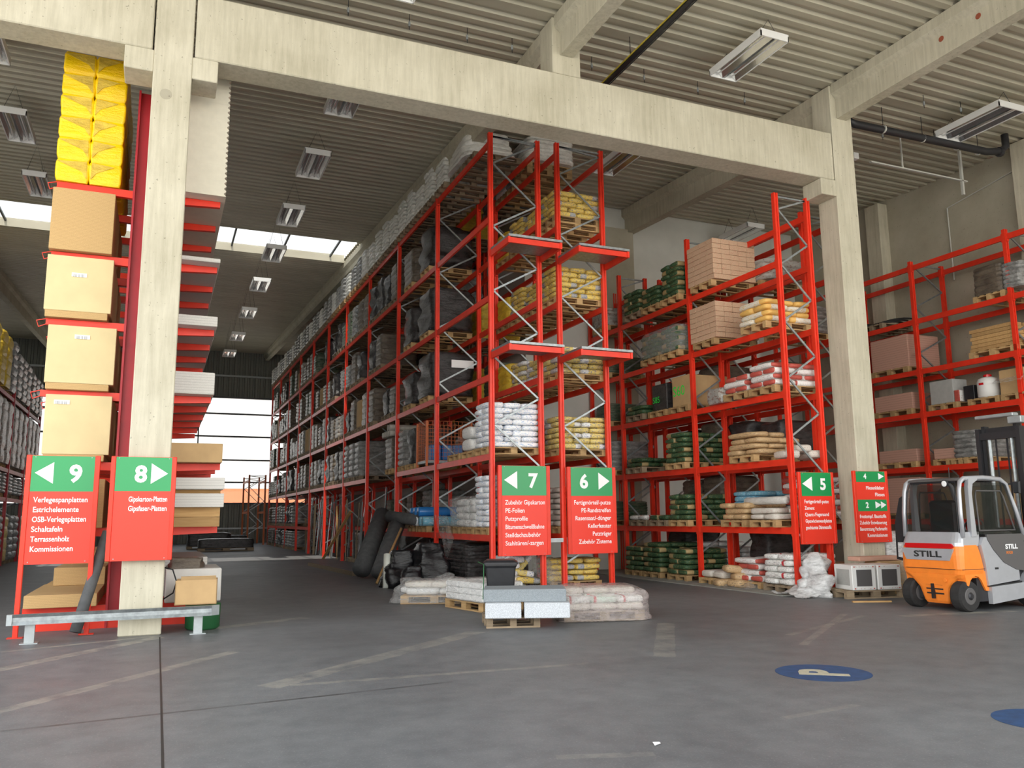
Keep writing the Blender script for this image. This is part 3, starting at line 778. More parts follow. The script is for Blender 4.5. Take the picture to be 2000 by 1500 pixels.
# sheets of crumpled film as draped meshes
def drape(name, label, x0, x1, y0, y1, zf, mat='clear_film', amp=.05, n=22, cat='film', seed=0):
    mb = MB(); m = n
    vs = []
    for i in range(n+1):
        for j in range(m+1):
            u, v = i/n, j/m; x = x0+(x1-x0)*u; y = y0+(y1-y0)*v
            k = noise.fractal(Vector((x*3+seed, y*3, seed)), 1, 2, 4)*amp
            vs.append((x+k*.6, y+k*.5, max(.01, zf(u, v)+k)))
    mb.add(vs, [(i*(m+1)+j, (i+1)*(m+1)+j, (i+1)*(m+1)+j+1, i*(m+1)+j+1) for i in range(n) for j in range(m)])
    return tag(obj(name, mb, mat, None, True), label, cat)
def shell(name, label, cx, cy, z0, w, d, h, mat, amp=.05, seed=0, n=28, layers=14, bulge=0, cat='film', group=None, taper=.0, edge=.12, rz=0, nl=0):
    mb = MB(); rings = []
    for j in range(layers+1):
        t_ = j/layers
        z = h*t_
        e = 1-taper*t_
        if t_ > 1-edge: e *= math.sqrt(max(0.0, 1-((t_-(1-edge))/edge)**2))*.25+.75
        b = 0
        if nl: b = bulge*abs(math.sin(math.pi*nl*t_))**.5
        r = []
        for i in range(n):
            a = 2*math.pi*i/n; ca, sa = math.cos(a), math.sin(a)
            x = math.copysign(abs(ca)**.32, ca)*w/2*e; y = math.copysign(abs(sa)**.32, sa)*d/2*e
            k = noise.fractal(Vector((x*2.6+seed*7.1, y*2.6, z*3.3)), 1, 2, 4)*amp+b
            r.append((x+ca*k, y+sa*k, z+(k*.4 if 0 < t_ else 0)))
        rings.append(r)
    mb.loft(rings)
    o = obj(name, mb, mat, None, nl == 0, loc=(cx, cy, z0), rot=(0, 0, rz))
    return tag(o, label, cat, group)
shell('film_cover', 'loose crumpled clear film over white bags behind sign 7', 6.76, 17.35, 1.30, 1.36, 1.75, .66, 'clear_film', .09, 3)
drape('hanging_film', 'torn strip of clear film hanging off the lowest shelf', 6.0, 6.16, 17.9, 18.9, lambda u, v: 1.55-1.0*u*(1-abs(v-.5)), 'clear_film', .10, seed=5)
drape('loose_film', 'crumpled clear film on the empty pallet above sign 7', 6.2, 7.3, 17.7, 18.7, lambda u, v: 2.98+.35*(1-v)*(1-u*.6), 'clear_film', .08, seed=9)

# generic wrapped loads for the deeper racks
VAR = {}
def load(kind, x, y, z, h, label, w=1.18, d=.80, group='wrapped loads on the deep racks', pal=True, old=False, plabel=None):
    key = (kind, round(h, 1)); nvar = random.randint(0, 2)
    mats = {'silver': ('wrap_silver', 6, .04), 'white': ('wrap_white', 6, .045), 'dark': ('wrap_dark', 0, 0), 'brown': ('wrap_brown', 6, .02), 'black': ('wrap_black', 0, 0),
            'yellow': ('wrap_yellow', 4, .02), 'print': ('wrap_print', 5, .02), 'green': ('wrap_green', 7, .02), 'box': ('cardboard', 0, 0)}
    mt, nl, bu = mats[kind]
    if pal: pallet(x, y, z, plabel or 'pallet under the '+label.replace(' in ', ' of ', 0), 'pallets under wrapped loads', old=old); z += .146
    k = (kind, round(h, 1), nvar)
    if k not in VAR:
        amp = {'dark': .09, 'black': .12, 'silver': .025}.get(kind, .022)
        if kind == 'box': amp = .004
        o = shell('wrapped_load', label, 0, 0, 0, 1.18, .80, h, mt, amp, seed=len(VAR)+1, layers=max(14, nl*5), bulge=bu, nl=nl, n=26, edge=.10)
        VAR[k] = o.data
        o.location = (x, y, z); o.scale = (w/1.18, d/.8, 1)
    else: o = link('wrapped_load', VAR[k], None, (x, y, z), (0, 0, math.pi*random.randint(0, 1)), (w/1.18, d/.8, 1))
    o['label'] = label; o['category'] = 'load'; o['group'] = group
    assert 4 <= len(label.split()) <= 16, label
    return o
# top level of rack 7
pallet(XL, slot7(0, 1)-.1, 9.59, 'old pallet directly under the big white bag on the rack top', old=True)
pallet(XL, slot7(0, 2)-.1, 9.59, 'rear old pallet under the big white bag on rack top', old=True)
shell('big_white_bag', 'big printed white bag bundle behind the front rack post, topmost left', 6.72, 17.62, 9.75, 1.30, 1.55, .72, 'wrap_white', .05, 11, bulge=.03, nl=5, layers=20, cat='bag', taper=.25)
bnm = ['first', 'second', 'third', 'fourth', 'fifth', 'sixth', 'seventh', 'eighth', 'ninth', 'tenth']
for bay in range(0, 10):
    for k in range(4):
        if bay == 0 and k < 3: continue
        h = [.95, .9, .85, 1.0][(bay+k) % 4]*Rd(.95, 1.05); h = min(h, roof_z(slot7(bay, k))-9.59-.146-.12)
        kind = 'silver' if (bay*4+k) % 3 else 'white'
        if bay == 0: kind = 'white'
        if bay < 3:
            bag_stack(XL-.08, slot7(bay, k), 9.59, int(h/.118), 'bag_silver', 'silver grey bag', '%s top stack of rack 7 %s bay' % (nm[k], bnm[bay]), jit=.02, old=True, fy=.90)
            continue
        load(kind, XL-.08, slot7(bay, k), 9.59, math.floor(h*10)/10, '%s wrapped stack on the top of rack 7, %s bay' % ('white' if kind == 'white' else 'silvery', bnm[bay]), group='wrapped stacks along the rack 7 top')
# plaster boards under those first ones
# top of rack 6
load('white', XR-.12, slot7(0, 1)+.25, 9.739, .6, 'milky wrapped bag stack topmost behind sign 6 post', d=1.1)
pallet(XR-.12, slot7(0, 1)+.25, 9.59, 'lowest pallet under milky wrapped stack on rack 6 top')
load('silver', XR, slot7(0, 2)+.2, 9.59, .8, 'silvery stack behind the milky one on rack 6 top')
load('white', XR, slot7(0, 3)+.02, 9.59, .8, 'white stack last in first bay of rack 6 top')
# rack 6 rest of front bay
for lv in (4.44, 6.14, 7.87):
    load('yellow', XR, slot7(0, 3), lv, .7, 'yellow wrapped stack behind yellow bags on %s shelf' % lvn[lv])
load('yellow', XR, slot7(0, 2), 2.79, .6, 'low yellow wrapped stack on rack 6 second shelf')
load('print', XR, slot7(0, 1), 1.15, .7, 'printed wrapped stack deep between signs 7 and 6')
# bay 1 (second) rack 7
def special(): pass
load('dark', XL, Y7[1]+1.0, 6.14, 1.15, 'dark grey wrapped bale on fourth shelf, second bay', w=1.2, d=1.3, group='dark wrapped bales')
tag(obj('blue_sheet', MB().box(6.2, 6.8, 19.9, 20.3, 6.29, 6.30), 'blue_film'), 'light blue sheet under the dark wrapped bale', 'sheet')
load('dark', XL, Y7[1]+2.6, 6.14, 1.0, 'second dark grey bale on fourth shelf, second bay', d=1.1, group='dark wrapped bales')
b_ = load('dark', XL, Y7[1]+1.0, 4.44, 1.1, 'black wrapped bale with white label on third shelf', w=1.2, d=1.3, group='dark wrapped bales')
tag(obj('paper_label', MB().box(-.3, .3, -.005, 0, 0, .2), 'label_white', loc=(7.0, Y7[1]+.26, 5.28)), 'white paper label stuck on the black wrapped bale', 'label')
load('dark', XL, Y7[1]+2.6, 4.44, .9, 'second black bale behind the labelled one', d=1.1, group='dark wrapped bales')
load('dark', XL, Y7[1]+1.0, 7.87, 1.1, 'dark wrapped bale on fifth shelf, second bay', d=1.3, group='dark wrapped bales')
load('brown', XL, Y7[1]+2.6, 7.87, 1.0, 'brownish wrapped bale on fifth shelf, second bay', d=1.1)
# second shelf bay 2: cage, silver bale, tubes
cg = thing('wire_cage', 'orange wire mesh cage with blue packs, second bay', 'cage', (6.79, 20.55, 2.795))
mb = MB()
for x in (-.6, .6):
    for y in (-.42, .42): mb.box(x-.025, x+.025, y-.025, y+.025, 0, 1.15)
obj('corner_posts', mb, 'orange_wire', cg)
mb = MB()
for i in range(11):
    z = .15+.1*i
    for y in (-.42, .42): mb.bar((-.6, y, z), (.6, y, z), .008)
    for x in (-.6, .6): mb.bar((x, -.42, z), (x, .42, z), .008)
for i in range(12):
    x = -.55+.1*i
    for y in (-.42, .42): mb.bar((x, y, .15), (x, y, 1.15), .008)
for i in range(8):
    y = -.37+.1*i
    for x in (-.6, .6): mb.bar((x, y, .15), (x, y, 1.15), .008)
obj('mesh_sides', mb, 'orange_wire', cg)
obj('base', MB().box(-.6, .6, -.42, .42, .08, .15), 'galvanised', cg)
for i in range(3):
    tag(obj('blue_pack', MB().cbox(6.35+.3*i, 6.62+.3*i, 20.25, 20.85, 2.946, 3.36, .03), 'blue_film'), 'light blue pack standing in the wire cage', 'pack', 'blue packs in the cage')
load('dark', XL, Y7[1]+2.2, 2.79, 1.0, 'silvery black wrapped bales beside the wire cage', d=.75, group='dark wrapped bales')
load('silver', XL, Y7[1]+3.1, 2.79, 1.0, 'silver wrapped bale behind the wire cage', d=.75)
for i in range(7):
    r_ = .085
    tb = MB().ring((0, 0, 0), (1, 0, 0), [(.04, .0), (r_, 0), (r_, 1.4), (.04, 1.4), (.035, .02)], 14)
    o = obj('paper_tube', tb, 'paper_roll', loc=(6.1, Y7[2]+.4+.2*(i % 5), 3.95+(.17 if i > 4 else 0)), smooth=False)
    tag(o, 'beige tube roll with open end on rack 7', 'roll', 'tube rolls on the rack')
load('brown', XL, Y7[2]+.8, 2.79, .95, 'brown wrapped load under the tube rolls', d=1.1)
# blue rolls first shelf, bay 2
for i, (yy, zz, r_, mt) in enumerate(((20.2, 1.42, .12, 'bag_lightblue'), (20.5, 1.42, .12, 'bag_lightblue'), (20.8, 1.42, .12, 'bag_white_blue'), (21.1, 1.42, .12, 'wrap_white'), (20.6, 1.66, .12, 'blue_film'), (20.95, 1.66, .12, 'blue_film'), (21.3, 1.66, .11, 'blue_film'))):
    o = obj('film_roll', MB().ring((0, 0, 0), (1, 0, 0), [(r_*.9, 0), (r_, .02), (r_, 1.25), (r_*.9, 1.27)], 14), mt, None, True, loc=(6.12, yy, zz))
    tag(o, '%s roll on the lowest shelf of rack 7' % ('blue' if mt == 'blue_film' else 'blue and white wrapped'), 'roll', 'film rolls on the lowest shelf')
pallet(XL, 20.5, 1.15, 'pallet under the blue rolls on rack 7'); pallet(XL, 21.4, 1.15, 'pallet behind the blue rolls on rack 7')
# deeper bays
kinds = ['silver', 'dark', 'brown', 'brown', 'print', 'green', 'box', 'brown', 'dark', 'dark']
lab = {'silver': 'silvery wrapped stack', 'dark': 'dark wrapped bale', 'brown': 'brown wrapped stack', 'print': 'printed wrapped stack', 'green': 'greenish wrapped stack', 'white': 'white wrapped stack', 'box': 'plain cardboard load', 'yellow': 'yellow wrapped load', 'black': 'black wrapped load'}
sh = {1.15: 'lowest', 2.79: 'second', 4.44: 'third', 6.14: 'fourth', 7.87: 'fifth'}
for bay in range(2, 10):
    for lv in (2.79, 4.44, 6.14, 7.87):
        if (bay, lv) in ((2, 2.79),): continue
        for k in range(4):
            if random.random() < (.12 if bay < 7 else .3): continue
            kd = random.choice(kinds); h = round(random.choice((.8, 1.0, 1.15)), 1)
            if lv == 2.79 and bay == 3: kd, h = 'silver', 1.2
            load(kd, XL, slot7(bay, k), lv, h, '%s, rack 7 %s shelf, %s bay' % (lab[kd], sh[lv], bnm[bay]), old=True)
for bay in range(1, 4):
    for lv in (1.15, 2.79, 4.44, 6.14, 7.87, 9.59):
        for k in range(4):
            if random.random() < .25: continue
            kd = random.choice(['yellow', 'brown', 'print', 'green', 'silver', 'white']); h = round(random.choice((.7, .9, 1.1)), 1)
            if lv in (6.14, 7.87) and bay == 1 and k < 2: kd = 'yellow'
            load(kd, XR, slot7(bay, k), lv, h, '%s, rack 6 %s shelf, %s bay' % (lab[kd], sh.get(lv, 'top'), bnm[bay]), old=True)
# floor level under rack 7 front bays
shell('black_wrapped_bale', 'large round black wrapped bale under the first bay', 6.80, 18.2, .15, 1.15, 1.7, .80, 'wrap_dark', .05, 21, cat='bale', bulge=.012, nl=9, layers=36)
pallet(6.8, 17.75, 0, 'floor pallet under the large black wrapped bale'); pallet(6.8, 18.62, 0, 'rear floor pallet under the large black wrapped bale')
for i, (x, y, w_, h_) in enumerate(((5.55, 17.75, .8, .95), (5.0, 18.2, .75, .8), (6.75, 20.7, .9, .95), (5.02, 17.3, .55, .5), (5.8, 18.75, .8, .85))):
    shell('refuse_sack', ['shiny black sack against the second rack post', 'small black sack on the aisle edge', 'tall black sack deeper under the rack', 'silvery black sack nearest the aisle', 'black sack inside the second bay'][i],
          x, y, .0, w_, w_*.9, h_, 'wrap_black', .13, 30+i, cat='sack', group='black sacks under rack 7', taper=.35, edge=.4, layers=20)
drape('sack_film', 'clear crumpled film spilling beside the black sacks', 5.2, 5.9, 16.4, 17.3, lambda u, v: .05+.30*math.sin(math.pi*u)*math.sin(math.pi*v), 'clear_film', .14, seed=12)
# floor pallet in front with white wrapped packs
t_ = pallet(5.12, 13.35, 0, 'light floor pallet under white wrapped packs left of the bin', parts=True, rz=R(-78))
ca, sa = math.cos(R(-78)), math.sin(R(-78))
for l in range(3):
    for i in range(3):
        for j in range(2):
            a, b = -.40+.40*i, -.2+.4*j
            o = obj('white_pack', MB().cbox(-.195, .195, -.195, .195, 0, .10, .02), 'bag_white', loc=(5.12+a*ca-b*sa, 13.35+a*sa+b*ca, .147+.102*l), rot=(0, 0, R(-78)))
            tag(o, 'white pack in the %s layer left of the bin' % ORD[l], 'pack', 'white packs on the floor pallet')
shell('film_wrap', 'clear wrap around the white packs left of the bin', 5.12, 13.35, .15, 1.25, .86, .33, 'clear_film', .02, 3, rz=R(-78))
t_ = pallet(4.75, 14.75, 0, 'floor pallet under loose filmed sacks by the rack foot', parts=True, rz=R(-25))
for i, (a, b, l) in enumerate(((-.3, -.2, 0), (.3, -.2, 0), (-.3, .2, 0), (.3, .2, 0), (.2, .0, 1), (-.25, .1, 1))):
    o = link('plaster_bag', bagmesh('bag_white' if i < 4 else 'bag_plaster', i % 3), None, (4.75+a*.9, 14.75+b*.9-.42*a, .15+.105*l), (0, 0, R(-25)), (1, 1, .95))
    tag(o, 'pale bag in the %s layer under loose film' % ORD[l], 'bag', 'pale bags by the left rack foot')
shell('loose_cover', 'rumpled clear film over pale bags by the left rack foot', 4.72, 14.75, .02, 1.45, 1.0, .40, 'clear_film', .13, 17, rz=R(-25), taper=.15)
# rubbish bin
bn = thing('wheelie_bin', 'black wheeled rubbish bin before sign 7', 'bin', (5.04, 12.40, 0), R(-22)); bn.scale = (.98, 1, .84)
obj('body', MB().loft([[(x, y, z) for x, y in rrect(-w_, w_, -d_, d_, .04)] for z, w_, d_ in ((.03, .19, .20), (.5, .215, .235), (.86, .24, .27), (.9, .26, .29), (.92, .26, .29))]), 'black_plastic', bn)
obj('lid', MB().loft([[(x, y, z) for x, y in rrect(-w_, w_, -d_, d_, .05)] for z, w_, d_ in ((.922, .275, .31), (.96, .275, .31), (1.0, .22, .26))]), 'black_plastic', bn)
for s_ in (-1, 1): obj('wheel', MB().ring((s_*.235-.02, .20, .10), (1, 0, 0), [(.09, 0), (.10, .01), (.10, .035), (.09, .045)], 16), 'rubber', bn)
obj('handle', MB().tube([(-.22, .33, .95), (.22, .33, .95)], .015, 8), 'black_plastic', bn)
obj('cord', MB().tube([(-.36, -.1, .965), (-.265, -.30, .93), (-.27, -.28, .6), (-.28, -.24, .3)], .008, 6), 'green_plastic', bn)
# foam slabs on a pallet
pallet(4.68, 11.16, 0, 'worn pallet under the grey foam slabs', parts=True, rz=R(-16), old=True, group='pallets on the open floor', scale=(.62, .9, 1))
rz = R(-22.5)
def foam(x, y, z, w_, d_, h_, mat, lab_):
    o = obj('foam_slab', MB().cbox(-w_/2, w_/2, -d_/2, d_/2, 0, h_, .008), mat, loc=(x, y, z), rot=(0, 0, rz)); tag(o, lab_, 'slab', 'foam slabs on the open floor')
foam(4.50, 10.98, .146, .49, .62, .20, 'foam_white', 'white speckled foam slab, bottom left in front')
foam(5.05, 10.75, .146, .62, .62, .20, 'foam_white', 'white speckled foam slab, bottom right in front')
foam(4.84, 11.02, .348, 1.14, .66, .17, 'foam_grey', 'grey foam slab lying on the two white ones')
tag(obj('plastic_scrap', MB().add([(0, 0, 0), (.1, .03, .05), (.17, 0, .01), (.06, -.06, .01), (.12, -.07, .0)], [(0, 3, 1), (1, 3, 4), (1, 4, 2)]), 'white_plastic', loc=(4.45, 10.87, .348)), 'small white plastic scrap on the foam slab', 'scrap')
# film covered plaster bags on the floor
pallet(6.15, 11.28, 0, 'pallet under the film covered bags, right of foam slabs', parts=True, rz=R(-14), group='pallets on the open floor', old=True)
for l in range(3):
    for i in range(3):
        for j in range(2):
            if l == 2 and j == 0: continue
            a, b = -.40+.40*i, -.2+.4*j
            r0 = R(-14)
            mt = 'bag_plaster' if l != 1 else ('bag_white_mark', 'bag_teal', 'bag_white_mark')[i]
            o = link('plaster_bag', bagmesh(mt, i), None, (6.15+a*math.cos(r0)-b*math.sin(r0), 11.28+a*math.sin(r0)+b*math.cos(r0), .148+.098*l), (0, 0, r0+Rd(-.05, .05)), (.68, 1.0, .85))
            tag(o, 'film covered bag in the %s layer, right of foam slabs' % ORD[l], 'bag', 'film covered bags on the open floor')
shell('film_hood', 'pinkish clear film hood over bags right of the foam slabs', 6.17, 11.26, .01, 1.40, 1.0, .46, 'pink_film', .06, 41, rz=R(-14), taper=.06, edge=.3, layers=20)
# yellow bags loose behind the signs on floor
bag_stack(8.3, 16.5, 0, 4, 'bag_yellow', 'yellow grey bag', 'floor stack behind sign 6', jit=.05)
shell('grey_film_cover', 'grey film half over the floor stack between the signs', 7.72, 16.4, .02, .5, .85, .62, 'clear_film', .09, 45, taper=.3)
for i, (x, y, z, ry, mt) in enumerate(((6.95, 16.5, .0, 0, 'bag_yellow'), (7.2, 16.35, .12, .1, 'bag_yellow'), (6.8, 16.4, .13, -.1, 'bag_plaster'), (7.15, 16.55, .27, .15, 'bag_yellow_blue'), (6.75, 16.5, .28, .05, 'bag_yellow_blue'), (6.85, 16.6, .42, 0, 'bag_white_blue'), (6.9, 16.5, .56, .1, 'bag_white_blue'), (7.3, 16.8, .42, -.7, 'bag_yellow_blue'))):
    o = link('cement_bag', bagmesh(mt, i % 3), None, (x, y, z), (0, ry, Rd(-.3, .3)), (1, 1, 1.1))
    tag(o, 'loose %s bag heaped behind the bin under sign 7' % {'bag_yellow': 'yellow', 'bag_plaster': 'grey', 'bag_yellow_blue': 'yellow blue', 'bag_white_blue': 'white blue'}[mt], 'bag', 'loose bags heaped behind the bin')

# leaning rolls and long goods in the aisle side of rack 7
def leaning(name, lab_, p, q, r_, mat, cat='roll', group=None):
    o = obj(name, MB().tube([p, [(a*.5+b*.5) for a, b in zip(p, q)], q], [r_, r_, r_], 12), mat, None, True); return tag(o, lab_, cat, group)
leaning('felt_roll', 'thick dark felt roll slumped against rack 7', (4.85, 21.3, .22), (5.9, 23.4, 1.6), .24, 'felt_roll')
leaning('felt_roll', 'second dark felt roll leaning beside the slumped one', (5.0, 20.1, .2), (5.95, 21.8, 1.45), .20, 'felt_roll')
leaning('felt_roll', 'dark felt roll lying towards the lowest shelf', (5.7, 21.9, 1.55), (6.35, 20.6, 1.42), .15, 'felt_roll')
leaning('white_tube', 'pale upright tube standing in front of rack 7', (4.66, 18.05, .0), (4.72, 18.25, .72), .08, 'white_roll')
leaning('wooden_strip', 'orange wooden strip leaning across the felt rolls', (4.75, 19.3, .02), (5.6, 20.3, 1.25), .03, 'plank_wood', 'strip')
for i in range(40):
    bay = 2+i % 5; y = Y7[bay]+.25+Rd(0, 3.2); h = Rd(1.5, 2.5)
    mt = random.choice(['aluminium_profile', 'aluminium_profile', 'old_wood', 'galvanised', 'plank_wood'])
    lean = Rd(.05, .35)
    o = obj('profile_bar', MB().bar((6.25+Rd(0, .15), y, .0), (6.25+lean, y+Rd(-.1, .1), h), Rd(.03, .10), .02), mt)
    tag(o, '%s bar standing upright under rack 7, %s bay' % ('wooden' if 'wood' in mt else 'grey metal', bnm[bay]), 'bar', 'upright bars under rack 7')
tag(obj('leaning_plank', MB().bar((5.75, 31.6, .05), (6.1, 28.6, 1.75), .1, .03), 'plank_wood'), 'yellowish wooden plank leaning diagonally against rack 7', 'plank')
for bay in range(2, 10):
    for k in range(4):
        if bay > 6 and random.random() < .8:
            load(random.choice(['silver', 'dark', 'brown']), XL, slot7(bay, k), 1.15, .9, 'wrapped stack, rack 7 lowest shelf, %s bay' % bnm[bay], old=True)
            load(random.choice(['silver', 'dark', 'brown']), XL, slot7(bay, k), 0, .8, 'wrapped stack on the floor under rack 7, %s bay' % bnm[bay], old=True)
        elif bay < 4:
            load(random.choice(['dark', 'brown']), XL+.15, slot7(bay, k), 0, .9, 'dark bundle on the floor under rack 7, %s bay' % bnm[bay], w=.8, old=True)
tag(obj('wooden_kerb', MB().add([(x_, y_, z_) for z_ in (0, .1) for x_, y_ in ((4.85, 22.4), (4.95, 22.4), (4.70, 28), (4.60, 28))], [(0, 3, 2, 1), (4, 5, 6, 7), (0, 1, 5, 4), (1, 2, 6, 5), (2, 3, 7, 6), (3, 0, 4, 7)]), 'old_wood'), 'long wooden kerb board along the foot of rack 7', 'board')

# ------------------------------------------------------------------ rack 5 and neighbours
X5 = 11.78
def carton_block(x, y, z, nx, ny, nz, sx_, sy_, sz_, where):
    me = MB().cbox(-sx_/2, sx_/2, -sy_/2, sy_/2, 0, sz_*.96, .006).mesh('carton', 'carton_tan')
    for l in range(nz):
        for i in range(nx):
            for j in range(ny):
                if 0 < i < nx-1 and 0 < j < ny-1 and l < nz-1: continue
                off = (sx_*.5 if l % 2 else 0)
                o = link('tile_carton', me, None, (x+(i-(nx-1)/2)*sx_+Rd(-.006, .006), y+(j-(ny-1)/2)*sy_+Rd(-.006, .006), z+l*sz_), (0, 0, Rd(-.01, .01)), (1, 1, 1))
                tag(o, 'small tan carton in the %s layer of the %s' % (ORD[l], where), 'carton', 'cartons of the '+where)
pallet(X5, 15.22, 6.6, 'pallet under the upper tan carton stack'); carton_block(X5, 15.22, 6.746, 5, 4, 8, .235, .245, .118, 'upper tan carton stack')
pallet(X5, 15.22, 5.26, 'pallet under the lower tan carton stack'); carton_block(X5, 15.22, 5.406, 5, 4, 7, .235, .245, .118, 'lower tan carton stack')
bag_stack(X5, 13.5, 5.26, 4, 'bag_orange', 'orange white bag', 'stack on the rack behind sign 5', fy=1.15, jit=.03)
bag_stack(X5, 13.35, 3.92, 4, 'bag_white_red', 'white red bag', 'stack right on the third shelf', jit=.02)
bag_stack(X5, 14.2, 3.92, 3, 'bag_white_red', 'white red bag', 'lower stack left on the third shelf', jit=.03)
shell('wrapped_kraft_pack', 'kraft packs under clear film on the third shelf', 11.72, 14.92, 3.92, 1.05, .6, .36, 'wrap_print', .04, 51, bulge=.02, nl=3, cat='pack')
bag_stack(X5, 14.1, 2.58, 4, 'bag_kraft', 'kraft paper bag', 'heap on the second shelf behind sign 5', jit=.06, fill=.6, fy=1.2)
for i in range(3):
    o = link('kraft_bag', bagmesh('bag_plaster', i), None, (11.55+.3*i, 13.15, 2.6+.12*(i % 2)), (0, Rd(-.2, .2), R(80)), (.8, .9, 1.3)); tag(o, 'small grey sack beside the front post, second shelf', 'bag', 'small sacks by the front post')
bag_stack(X5, 14.5, 1.25, 3, 'bag_kraft', 'kraft paper bag', 'low heap on the lowest shelf', jit=.05)
bag_stack(X5, 13.55, 1.25, 2, 'bag_plaster', 'pale bag', 'low stack near post on the lowest shelf', jit=.05)
tag(obj('foil_roll', MB().ring((11.4, 13.05, 1.78), (.08, 1, 0), [(.07, 0), (.08, .02), (.08, 1.35), (.07, 1.37)], 14), 'wrap_white', None, True), 'long pale film roll lying on kraft bags', 'roll')
bag_stack(11.82, 13.28, 0, 5, 'bag_white_mark', 'white bag with dark print', 'floor stack beside the front post', jit=.015, fy=1.0, old=True, parts=True)
bag_stack(11.9, 14.25, 0, 4, 'bag_white_red', 'red white bag', 'floor stack second from the front post', jit=.05)
for i, (x, y, z) in enumerate(((11.35, 14.5, .0), (11.5, 14.55, .14), (11.3, 14.9, .0), (11.4, 14.7, .28))):
    o = link('kraft_bag', bagmesh('bag_kraft', i % 3), None, (x, y, z), (0, Rd(-.1, .1), Rd(-.4, .4)), (1, 1, 1.3)); tag(o, 'loose brown paper bag slumped on the floor by rack 5', 'bag', 'slumped brown bags by rack 5')
drape('floor_film', 'crumpled clear film on the floor along rack 5', 11.0, 11.9, 13.9, 15.0, lambda u, v: .03+.34*math.sin(math.pi*v)*u, 'clear_film', .10, seed=33)
pallet(11.75, 15.35, 0, 'low floor pallet with plaster bags by the middle post', parts=True)
for i in range(4):
    o = link('plaster_bag', bagmesh('bag_plaster', i % 3), None, (11.5+.55*(i % 2), 15.15+.42*(i//2), .147), (0, 0, Rd(-.05, .05)), (.95, 1, 1.3)); tag(o, 'pinkish plaster bag on the low pallet by middle post', 'bag', 'plaster bags by the middle post')
# second bay
bag_stack(X5, 16.5, 6.6, 7, 'bag_green', 'green bag', 'green stack on the top shelf, tall right one', fy=.95)
bag_stack(X5, 17.4, 6.6, 4, 'bag_green', 'green bag', 'lower green stack on the top shelf')
bag_stack(X5, 18.3, 6.6, 5, 'bag_green', 'green bag', 'third green stack on the top shelf', old=True)
bag_stack(X5, 16.6, 5.26, 5, 'bag_green', 'green bag', 'wrapped green stack on fourth shelf')
bag_stack(X5, 17.5, 5.26, 5, 'bag_green', 'green bag', 'second wrapped green stack on fourth shelf')
shell('stack_film', 'clear film around the green stacks on the fourth shelf', X5, 17.05, 5.42, 1.26, 1.8, .66, 'clear_film', .03, 61)
bx = thing('cardboard_box', 'cardboard box with green handwriting on the third shelf', 'box', (11.85, 16.42, 4.07))
obj('carton', MB().cbox(-.5, .6, -.36, .36, 0, .72, .01), 'cardboard', bx)
me = text_mesh('S60', .34); me.materials.clear(); me.materials.append(M['green_marker']); link('handwriting', me, bx, (-.502, .33, .26), (R(90), 0, R(-90)))
pallet(11.85, 16.42, 3.92, 'pallet under the cardboard box with green handwriting')
bx = thing('wrapped_box', 'dark wrapped box with green handwriting on third shelf', 'box', (11.85, 17.35, 4.07))
obj('carton', MB().cbox(-.5, .6, -.33, .33, 0, .66, .02), 'wrap_dark', bx)
me = text_mesh('S85', .22); me.materials.clear(); me.materials.append(M['green_marker']); link('handwriting', me, bx, (-.53, .26, .2), (R(90), 0, R(-90)))
pallet(11.85, 17.35, 3.92, 'pallet under the dark wrapped box')
bag_stack(X5, 18.3, 3.92, 2, 'bag_green', 'green bag', 'low green stack on third shelf', old=True)
bag_stack(X5, 16.55, 2.58, 6, 'bag_green', 'green bag', 'green stack on second shelf by post')
bag_stack(X5, 18.4, 2.58, 2, 'bag_green', 'green bag', 'low green stack on second shelf', old=True)
load('silver', X5, 19.9, 2.58, .8, 'silvery wrapped stack at the far end of the second shelf')
bag_stack(X5, 16.5, 1.25, 5, 'bag_green', 'green bag', 'green stack on lowest shelf by post')
bag_stack(X5, 17.4, 1.25, 1, 'bag_green', 'green bag', 'single layer on lowest shelf', old=True)
bag_stack(X5, 18.3, 1.25, 1, 'bag_white_mark', 'white bag', 'far single layer on lowest shelf', old=True)
bag_stack(X5, 16.65, 0, 5, 'bag_green', 'green bag', 'floor stack by the middle post')
bag_stack(X5, 17.75, 0, 6, 'bag_green', 'green bag', 'second floor stack from the middle post')
bag_stack(X5, 18.6, 0, 5, 'bag_green', 'green bag', 'third floor stack from the middle post')
for lv in (1.25, 2.58, 3.92, 5.26, 6.6): load(random.choice(['print', 'green', 'white']), X5, 20.0, lv+.0 if lv != 2.58 else 1.25+1e-3, .5, 'small stack near the white wall, shelf at height %s' % {1.25: 'one', 2.58: 'two', 3.92: 'three', 5.26: 'four', 6.6: 'five'}[lv]) if lv != 2.58 else None
# rack 4 loads seen through
X4 = 12.98
load('print', X4, 15.0, 6.65, .5, 'film covered goods high behind the sign 5 rack', d=1.2)
load('silver', X4, 14.2, 5.3, .6, 'crumpled silvery load beside the right column', d=.9)
bag_stack(X4, 15.6, 1.3, 5, 'bag_lightblue', 'light blue bag', 'blue stack deep behind the kraft heap', fy=1.1)
bag_stack(X4, 17.5, 0, 6, 'bag_white', 'white bag', 'white floor stack deep behind rack 5')
bag_stack(X4, 16.65, 0, 5, 'bag_white', 'white bag', 'nearer white floor stack behind rack 5')
bag_stack(X4, 13.95, 1.3, 7, 'bag_white_red', 'white red bag', 'stack seen between sign 5 and the column')
bag_stack(X4, 13.95, 0, 3, 'bag_kraft', 'kraft bag', 'floor stack behind the right column')
load('green', X4, 14.6, 4.0, .7, 'greenish stack behind the third shelf of rack 5')
load('dark', X4, 17.9, 2.6, .9, 'dark goods deep behind rack 5')
